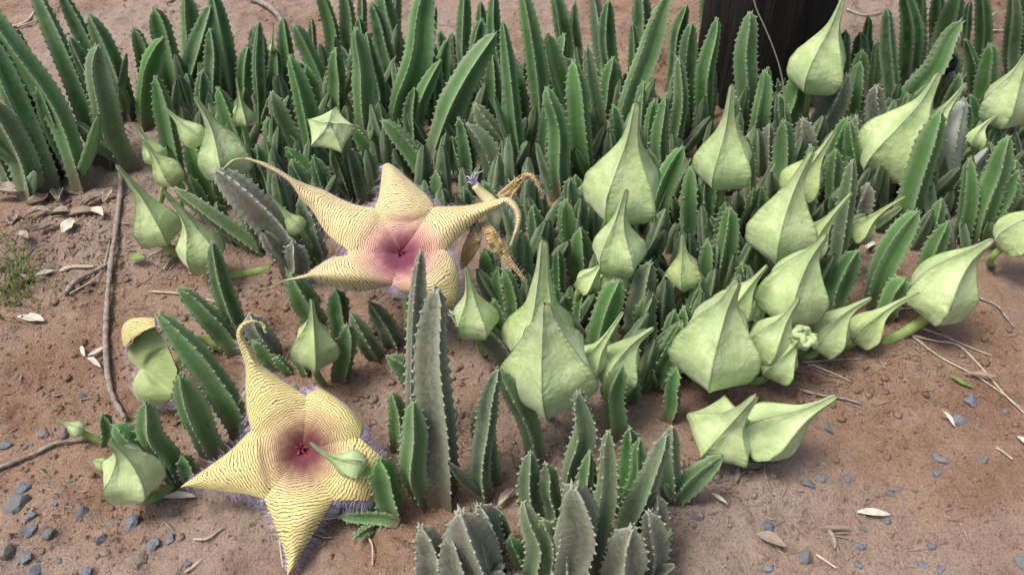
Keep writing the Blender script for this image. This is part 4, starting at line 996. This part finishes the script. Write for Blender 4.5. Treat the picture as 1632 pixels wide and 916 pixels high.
def build_thicket():
    """the low tangle of young and broken shoots that fills the clump between the countable ones"""
    rnd = random.Random(11); VV, FF, AL, RB = [], [], [], []
    feet = []
    NC = 8; th = np.arange(NC) / NC * 2 * math.pi
    cross = np.where(np.arange(NC) % 2 == 0, 1.0, .52)
    for k in range(9000):
        x, y = rnd.uniform(230, 1650), rnd.uniform(112, 640)
        if not (inside(x, y) or inside(x, y, POLY2)) or (1360 < x < 1425 and 370 < y < 450): continue
        if any(abs(x - f[0]) < 24 and abs(y - f[1]) < 17 for f in feet): continue
        feet.append((x, y))
        g = gp(x, y); L = rnd.uniform(.035, .085); a = rnd.uniform(0, 6.283); le = rnd.uniform(0, .75)
        d = np.array([math.cos(a) * le, math.sin(a) * le, 1.0]); d /= np.linalg.norm(d)
        R = rnd.uniform(.009, .0135); n = 9
        t = np.linspace(-.1, 1, n)
        pts = g[None, :] + d[None, :] * L * t[:, None] + np.array([0, 0, 1.0])[None, :] * (L * .2 * t * t)[:, None]
        T_, N_, B_ = frames(pts)
        prof = np.interp(t, [-.1, .4, .75, .92, 1], [.8, 1, .85, .55, .2]) * R
        rr = prof[:, None] * cross[None, :] * (1 + .12 * ((np.arange(n) % 2)[:, None] - .5) * (np.arange(NC) % 2 == 0)[None, :])
        aa = th + rnd.uniform(0, 1.5)
        V = pts[:, None, :] + rr[:, :, None] * (np.cos(aa)[None, :, None] * N_[:, None, :] + np.sin(aa)[None, :, None] * B_[:, None, :])
        o_ = len(VV) * n * NC
        VV.append(V.reshape(-1, 3)); FF.append(grid_faces(n, NC, True) + o_)
        AL.append(np.repeat(np.clip(t, 0, 1), NC)); RB.append(np.tile((np.arange(NC) % 2 == 0) * .85, n))
    A = dict(along=np.concatenate(AL), rib=np.concatenate(RB), scar=np.zeros(len(VV) * 9 * NC))
    o = mk("shoot_undergrowth", np.concatenate(VV), np.concatenate(FF), M_SHOOT, attrs=A); o.color = (.25, 0, 0, 1)  # darkened green puts the shade of the gaps between shoots into the colour
    tag(o, "low tangle of young shoots filling the clump, coloured dark for the shade there", kind="stuff")
build_thicket()
recs = [build_shoot(*s) for s in SH]
label_shoots(recs)

# black shrivelled bloom sitting on a stump of stem
def build_black_bloom():
    Y = gp(*Z(4, 860, 560))[1]
    c = on_y(*Z(4, 872, 300), Y); px = px_size(c) * K
    base = gp(*Z(4, 860, 560)); root = empty("shrivelled_bloom", base)
    tag(root, "black shrivelled bloom on a short stump behind the plump bud", "flower")
    v, f = tube(catmull(np.array([base - [0, 0, .01], on_y(*Z(4, 862, 470), Y), on_y(*Z(4, 872, 350), Y)]), 6), np.linspace(50, 46, 13) * px, 10)
    o = mk("stump", v, f, M_SHOOT, root, base, dict(rib=np.tile([0, 1, 0, 0, .6], len(v) // 5), along=np.full(len(v), .6), scar=np.zeros(len(v)))); o.color = (.7, .1, 0, 1)
    for k in range(11):
        a = k / 11 * 6.283; r1 = random.uniform(34, 52) * px
        d = np.array([math.cos(a), math.sin(a), 0])
        p = np.array([c + d * 10 * px - [0, 0, 30 * px], c + d * r1 + [0, 0, random.uniform(-20, 15) * px], c + d * r1 * .8 + [0, 0, random.uniform(15, 45) * px], c + d * r1 * .25 + [0, 0, random.uniform(10, 35) * px]])
        v, f = tube(catmull(p, 4), np.array([9, 12, 14, 13, 12, 11, 13, 12, 10, 9, 8, 6, 4]) * px * random.uniform(.7, 1.1), 7)
        mk("shrivelled_petal", v, f, M_BLACK, root, base)
build_black_bloom()

# ------------------------------------------------------------------ stones
def stone_mesh(w, mat, px, py, flat):
    import bmesh
    bm = bmesh.new(); bmesh.ops.create_icosphere(bm, subdivisions=2, radius=1)
    p = gp(px, py); r = w * px_size(p) / 2
    ax = RNG.uniform(.75, 1.15, 3); ax[2] *= flat
    planes = [(RNG.normal(0, 1, 3), random.uniform(.42, .75)) for _ in range(11)]
    V = []
    for v in bm.verts:
        q = np.array(v.co)
        for n_, d_ in planes:
            n_ = n_ / np.linalg.norm(n_); h = np.dot(q, n_)
            if h > d_: q = q - n_ * (h - d_)
        q = q * (1 + RNG.normal(0, .03))
        V.append(q * ax * r * 1.05)
    F = [[v.index for v in f.verts] for f in bm.faces]; bm.free()
    V = np.array(V); a = random.uniform(0, 6.28)
    V = np.stack([V[:, 0] * math.cos(a) - V[:, 1] * math.sin(a), V[:, 0] * math.sin(a) + V[:, 1] * math.cos(a), V[:, 2]], -1)
    o = mk("stone", V + p + [0, 0, r * flat * .12], F, mat, origin=p, smooth=False)
    return o
STONES_L = [(25, 800, 42), (38, 781, 27), (51, 822, 22), (128, 817, 35), (211, 830, 35), (275, 818, 25), (47, 846, 30), (78, 851, 30), (13, 881, 40), (40, 884, 28), (161, 860, 27), (272, 860, 31), (243, 868, 28), (96, 894, 17), (157, 888, 14), (137, 911, 24), (217, 893, 40), (55, 906, 30), (7, 711, 26), (103, 692, 25), (71, 690, 23), (130, 633, 16), (42, 712, 16), (88, 803, 14), (112, 768, 12), (176, 832, 12), (300, 898, 16)]
STONES_R = [(1320, 684, 25), (1547, 638, 27), (1528, 670, 28), (1498, 732, 29), (1567, 734, 23), (1491, 753, 21), (1290, 771, 24), (1308, 762, 26), (1349, 762, 15), (1383, 789, 18), (1418, 787, 19), (1427, 779, 16), (1227, 838, 25), (1415, 831, 19), (1285, 885, 28), (1371, 872, 21), (1368, 900, 19), (1486, 872, 18), (1471, 899, 19), (1498, 906, 21), (1627, 895, 27), (1456, 780, 17), (1226, 907, 24), (1108, 823, 26), (1603, 655, 15), (1560, 668, 13), (1377, 842, 15)]
ORD = ["first", "second", "third", "fourth", "fifth", "sixth", "seventh", "eighth", "ninth", "tenth", "eleventh", "twelfth", "thirteenth", "fourteenth", "fifteenth", "sixteenth", "seventeenth", "eighteenth", "nineteenth", "twentieth", "twenty-first", "twenty-second", "twenty-third", "twenty-fourth", "twenty-fifth", "twenty-sixth", "twenty-seventh", "twenty-eighth", "twenty-ninth", "thirtieth"]
for where, lst, seed in (("on the soil beside the low star flower", STONES_L, 1), ("on the cracked soil below the right buds", STONES_R, 2)):
    for k, (x, y, w) in enumerate(sorted(lst)):
        brown = (x, y) in ((275, 818), (217, 893), (71, 690), (1456, 780), (1383, 789), (157, 888), (13, 881), (42, 712))
        o = stone_mesh(w, M_STONE_B if brown else M_STONE, x, y, random.uniform(.5, .75))
        size = "large " if w > 28 else ("tiny " if w < 17 else "")
        tag(o, f"{size}{'brown' if brown else 'blue-grey'} stone, {ORD[k]} from the left {where}", "stone", "gravel stones on the soil")

# ------------------------------------------------------------------ twigs, straws, blades
def strand(name, label, cat, pts, wpx, mat, lift=.002, group=None, ns=8, knots=0.0, h=None):
    P = []
    for k, (x, y) in enumerate(pts):
        p = gp(x, y); p[2] += lift + (h[k] if h else 0); P.append(p)
    if h:
        P = [on_y(x, y, gp(*pts[0])[1] + .002 * k) if h[k] else P[k] for k, (x, y) in enumerate(pts)]
    C = catmull(np.array(P), 6)
    r = wpx * px_size(C[0]) / 2
    rad = r * (1 + knots * vnoise(np.arange(len(C)) * 1.3 + pts[0][0], np.arange(len(C)) * 0, 71)) * np.linspace(1.1, .75, len(C))
    v, f = tube(C, rad, ns)
    o = mk(name, v, f, mat, origin=P[0]); tag(o, label, cat, group); return o
T = lambda *a: a
strand("twig", "long thin upright twig running down past the dead leaves", "twig", [(172, 192), (184, 240), (194, 292), (186, 370), (178, 430), (172, 500), (171, 560), (176, 615), (186, 645), (202, 672)], 7.5, M_TWIG, .005, "dry twigs", knots=.5)
strand("twig", "grey twig lying beside the tiny stalked bud", "twig", [(-10, 756), (28, 738), (58, 726), (88, 710), (118, 706), (146, 702)], 7.5, M_TWIG, .004, "dry twigs", knots=.6)
strand("twig", "thick broken twig with dark end below the dead leaves", "twig", [(104, 468), (122, 452), (145, 438), (162, 430), (177, 424)], 8, M_TWIG, .004, "dry twigs", knots=.8)
strand("twig", "pale short twig just above the thick broken twig", "twig", [(98, 437), (118, 430), (136, 427), (152, 428)], 6, M_STRAW, .004, "dry twigs", knots=.6)
strand("twig", "thin twig lying on the soil beyond the low soil bud", "twig", [(1272, 624), (1310, 633), (1340, 638), (1370, 646)], 5, M_TWIG, .004, "dry twigs", knots=.4)
strand("twig", "forked looking thin twig below the big bud over bare soil", "twig", [(1556, 478), (1588, 492), (1602, 510), (1614, 526)], 3.5, M_TWIG, .004, "dry twigs", knots=.4)
strand("twig", "dark twig lying behind the back shoots at the top", "twig", [(398, 2), (430, 20), (446, 34), (452, 44)], 9, M_TWIG, .01, "dry twigs", knots=.4)
strand("twig", "thin dark twig dangling below the low forward bud", "twig", [(1216, 735), (1218, 760), (1226, 780), (1232, 792)], 4, M_TWIG, .003, "dry twigs", knots=.5)
STRAWS = [
 ("pale straw curving from the slender bud to the frame edge", [(1449, 536), (1490, 546), (1526, 552), (1560, 585), (1600, 632), (1640, 668)], 3.2),
 ("pale straw lying under the big bud over bare soil", [(1468, 526), (1500, 536), (1545, 556), (1580, 568)], 2.6),
 ("straight straw crossing the others beyond the slender bud", [(1452, 538), (1500, 572), (1560, 604), (1634, 658)], 2.4),
 ("short white straw below the lantern bud at the soil's edge", [(1586, 716), (1598, 724), (1612, 734)], 4),
 ("cream straw lying near the bottom stones", [(1300, 886), (1316, 897), (1332, 908)], 4.5),
 ("thin straw beneath the open mouthed bud", [(1278, 580), (1320, 577), (1372, 574)], 2),
 ("bent straw under the bud beside the open mouth", [(1294, 584), (1330, 600), (1356, 612)], 2.2),
 ("pale straw at the top left beyond the shoots", [(18, 46), (44, 34), (60, 14)], 4),
 ("long straw at the top left lying towards the shoots", [(28, 47), (60, 36), (100, 8)], 3),
 ("straw lying straight behind the post", [(1348, 22), (1376, 23), (1404, 21)], 4),
 ("straw lying straight near the tiny corner bud", [(1570, 52), (1590, 53), (1606, 52)], 3.5),
 ("straw fan stalk below the long left leaning bud", [(240, 410), (256, 402), (272, 392)], 3.4),
 ("crossed straw below the drooping pale bud", [(262, 432), (276, 414), (300, 404)], 3),
 ("thin pale straw beside the leaning shoot foot", [(240, 467), (290, 471), (340, 482), (360, 484)], 3),
 ("thin straw slanting across the soil by the broken twig", [(112, 470), (160, 438), (176, 386)], 2.4),
 ("curved pale straw beneath the low star flower", [(505, 855), (518, 859), (530, 858)], 3),
 ("white sliver beside the low star flower's lower tail", [(447, 864), (449, 884), (452, 905)], 3.5),
 ("thin straw hanging by the fallen shoot", [(586, 856), (594, 872), (594, 902)], 3.4),
 ("short brown straw on the soil below the squat bud", [(310, 862), (332, 860), (358, 842)], 4),
 ("short dark straw at the bottom near the gravel", [(296, 914), (310, 904), (322, 894)], 3.6),
]
for lab, pts, w in STRAWS: strand("straw", lab, "straw", pts, w, M_STRAW, .003, "scattered dry straws", ns=6, knots=.3)
def arch_blade():
    Y = gp(1240, 250)[1] - .02
    pts = np.array([on_y(x, y, Y) for x, y in ((1196, -30), (1204, 10), (1218, 42), (1232, 76), (1243, 110), (1250, 150), (1252, 210))])
    v, f = tube(catmull(pts, 6), .0009, 6)
    o = mk("dry_stalk", v, f, M_STRAW, origin=pts[-1]); tag(o, "thin pale dry stalk arching in front of the dark post", "stalk")
arch_blade()

# ------------------------------------------------------------------ dead leaves
def dead_leaf(label, px, py, lpx, wpx, ang, mat, curl=.5, lift=.004, group="dead leaves", name="dead_leaf", cat="leaf"):
    p = gp(px, py); s = px_size(p)
    L, W = lpx * s * 1.1, wpx * s
    nu, nv = 13, 7
    u = np.linspace(0, 1, nu)[:, None]; v = np.linspace(-1, 1, nv)[None, :]
    hw = W / 2 * np.sin(np.pi * np.clip(u, .02, .98)) ** .7 * (1 + .25 * vnoise(u * 5 + px, np.sign(v) * 3, 81))
    x = (u - .5) * L + 0 * v
    y = v * hw * (1 - .25 * curl * v * v) + .08 * L * np.sin(u * 3 + px)
    z = curl * (np.abs(v) ** 1.7 * hw * .9) + .10 * L * curl * np.sin(u * 4.2 + px * .7) + (.12 + .5 * max(0, curl - .6)) * W * vnoise(u * 5 + px, v * 2 + py, 82)
    z = z - z.min()
    a = math.radians(ang); c, d = math.cos(a), math.sin(a)
    V = np.stack([x * c - y * d, x * d + y * c, z + lift], -1).reshape(-1, 3) + p
    o = mk(name, V, grid_faces(nu, nv), mat, origin=p)
    md = o.modifiers.new("thickness", 'SOLIDIFY'); md.thickness = .0005
    tag(o, label, cat, group)
LEAVES = [
 ("pale oval leaf lying alone on the soil beyond the twig", 51, 511, 46, 18, -8, 'p', .25),
 ("large crumpled grey leaf at the frame edge under tall shoots", 20, 318, 52, 34, 20, 'd', .7),
 ("crumpled brown leaf among the litter beneath the tall shoots", 66, 325, 38, 28, 60, 'd', .8),
 ("whitish leaf standing in the leaf litter", 112, 367, 30, 26, 70, 'p', .5),
 ("bright curled leaf tip next to the long upright twig", 158, 346, 36, 18, -35, 'p', .7),
 ("dark crumpled leaf next to the bright curled leaf tip", 150, 328, 34, 22, 30, 'd', .9),
 ("grey leaf flap below the whitish leaf", 42, 384, 34, 18, -50, 'd', .7),
 ("curled brown leaf under the left shoots' feet", 100, 318, 40, 24, 100, 'd', .9),
 ("narrow folded leaf above the pale short twig", 62, 347, 40, 16, 12, 'd', .8),
 ("torn leaf scrap beside the broken twig", 74, 439, 24, 12, 20, 'p', .6),
 ("small leaf scrap left of the torn one", 40, 447, 22, 16, -20, 'd', .6),
 ("dark leaf bit at the foot of the tall left shoots", 76, 368, 34, 20, 40, 'd', .9),
 ("leaf curl beside the foot of the twig's upper end", 176, 318, 30, 18, 80, 'd', .8),
 ("narrow white leaf pair half by the lower twig", 134, 562, 24, 8, -50, 'p', .4),
 ("white seed wing by the lower twig", 156, 566, 24, 10, 35, 'p', .5),
 ("lower white seed wing touching the twig", 152, 583, 32, 10, -25, 'p', .4),
 ("whitish lens shaped leaf lying among the cracked soil", 1390, 823, 46, 15, 3, 'p', .25),
 ("brown leaf strip above the bottom straw", 1330, 845, 44, 9, -6, 'd', .5),
 ("curled leaf strip hanging by the brown strip", 1324, 862, 30, 14, 80, 'd', .6),
 ("narrow pale leaf beside a blue stone", 1509, 672, 28, 9, -65, 'p', .4),
 ("pale leaf cut by the frame on the bare soil", 1628, 708, 20, 12, -50, 'p', .4),
 ("brown leaf at the foot of the low forward bud", 1190, 745, 44, 14, 4, 'd', .6),
 ("pinkish curled leaf beside the low leaning shoot", 1172, 760, 28, 10, 70, 'd', .6),
 ("pale scrap on the soil below the low leaning shoot", 1144, 800, 28, 8, -40, 'p', .4),
 ("leaf flake at the bottom edge beside the dusty shoots", 1226, 868, 44, 22, -25, 'd', .4),
 ("pale leaf under the striped petal's tip", 288, 796, 44, 14, -5, 'p', .4),
 ("dry scrap on the soil below the lone teardrop bud", 1384, 398, 30, 20, 60, 'p', .9),
 ("second dry scrap below the lone teardrop bud", 1402, 410, 28, 16, 10, 'd', .9),
 ("long dry leaf crossing the soil near the frame edge", 1560, 604, 46, 9, -4, 'd', .5),
 ("crinkled leaf by the front dusty shoots", 806, 800, 34, 16, 60, 'd', .8),
 ("pale chip of leaf beyond the shoots at the top", 270, 3, 30, 12, 5, 'p', .3),
 ("little cream chip at the top between shoots", 101, 118, 12, 9, 40, 'p', .3),
]
for lab, x, y, l, w, a, k, cu in LEAVES: dead_leaf(lab, x, y, l, w, a, M_LEAFP if k == 'p' else M_LEAF, cu, lift=.003 + .004 * random.random())
LIT = sorted([(8, 296), (34, 302), (58, 310), (84, 300), (120, 306), (134, 342), (22, 352), (92, 344)])
for k, (x, y) in enumerate(LIT):
    dead_leaf(f"crumpled dead leaf, {ORD[k]} from the left in the litter under the left shoots", x, y, random.uniform(26, 42), random.uniform(16, 26), random.uniform(0, 180), M_LEAF, random.uniform(.7, 1.1), -.001, "crumpled leaf litter")
dead_leaf("narrow fresh green leaf fallen on the bare soil", 1529, 611, 36, 9, -32, M_GREENLEAF, .4, name="green_leaf", group=None)
dead_leaf("small green seedling leaf under the long bud", 222, 421, 26, 18, 10, M_GREENLEAF, .5, .008, name="green_leaf", group=None)

# ------------------------------------------------------------------ grass tuft
def build_grass():
    V, F = [], []
    for k in range(130):
        x, y = random.gauss(22, 26), random.gauss(448, 32)
        p = gp(x, y); L = random.uniform(.02, .06); a = random.uniform(0, 6.28)
        d = np.array([math.cos(a) * .7, math.sin(a) * .7, 1.0]); d /= np.linalg.norm(d)
        s = np.array([-math.sin(a), math.cos(a), 0]) * random.uniform(.0006, .0012); i = len(V)
        for f in (0, .35, .7, 1.0):
            c = p + d * L * f + np.array([math.cos(a), math.sin(a), -.5]) * L * .45 * f * f
            V += [c - s * (1.05 - f), c + s * (1.05 - f) , c + d * 0 + np.array([0, 0, .0003])]
        for q in range(3):
            b = i + q * 3
            for (m, n_) in ((0, 1), (1, 2), (2, 0)): F.append([b + m, b + n_, b + 3 + n_, b + 3 + m])
    o = mk("grass", V, F, M_GRASS); tag(o, "thin tuft of short green grass at the soil's edge", "grass", kind="stuff")
build_grass()
# fine plant debris
def build_litter():
    V, F = [], []
    zones = [((95, 370), (75, 55), 420), ((260, 410), (50, 30), 120), ((1180, 770), (60, 40), 60), ((1400, 860), (160, 60), 70), ((1500, 560), (90, 40), 60), ((700, 700), (180, 120), 110), ((120, 620), (110, 90), 80), ((1300, 600), (60, 25), 60)]
    for (c, s, n) in zones:
        for k in range(n):
            x, y = random.gauss(c[0], s[0]), random.gauss(c[1], s[1])
            if y < 60: continue
            p = gp(x, y); a = random.uniform(0, 6.28); L = random.uniform(.003, .013); w = random.uniform(.0004, .0016)
            d = np.array([math.cos(a), math.sin(a), random.uniform(-.1, .25)]); sd_ = np.array([-math.sin(a), math.cos(a), random.uniform(-.4, .4)])
            i = len(V); p = p + [0, 0, .0018]
            V += [p - d * L, p - sd_ * w, p + d * L, p + sd_ * w, p + [0, 0, w * .8], p - [0, 0, w * .4]]
            for t_ in ((0, 1), (1, 2), (2, 3), (3, 0)): F.append([i + t_[0], i + t_[1], i + 4]); F.append([i + t_[1], i + t_[0], i + 5])
    o = mk("plant_litter", V, F, M_LEAF, smooth=False); tag(o, "fine broken plant litter strewn over the soil", kind="stuff")
build_litter()
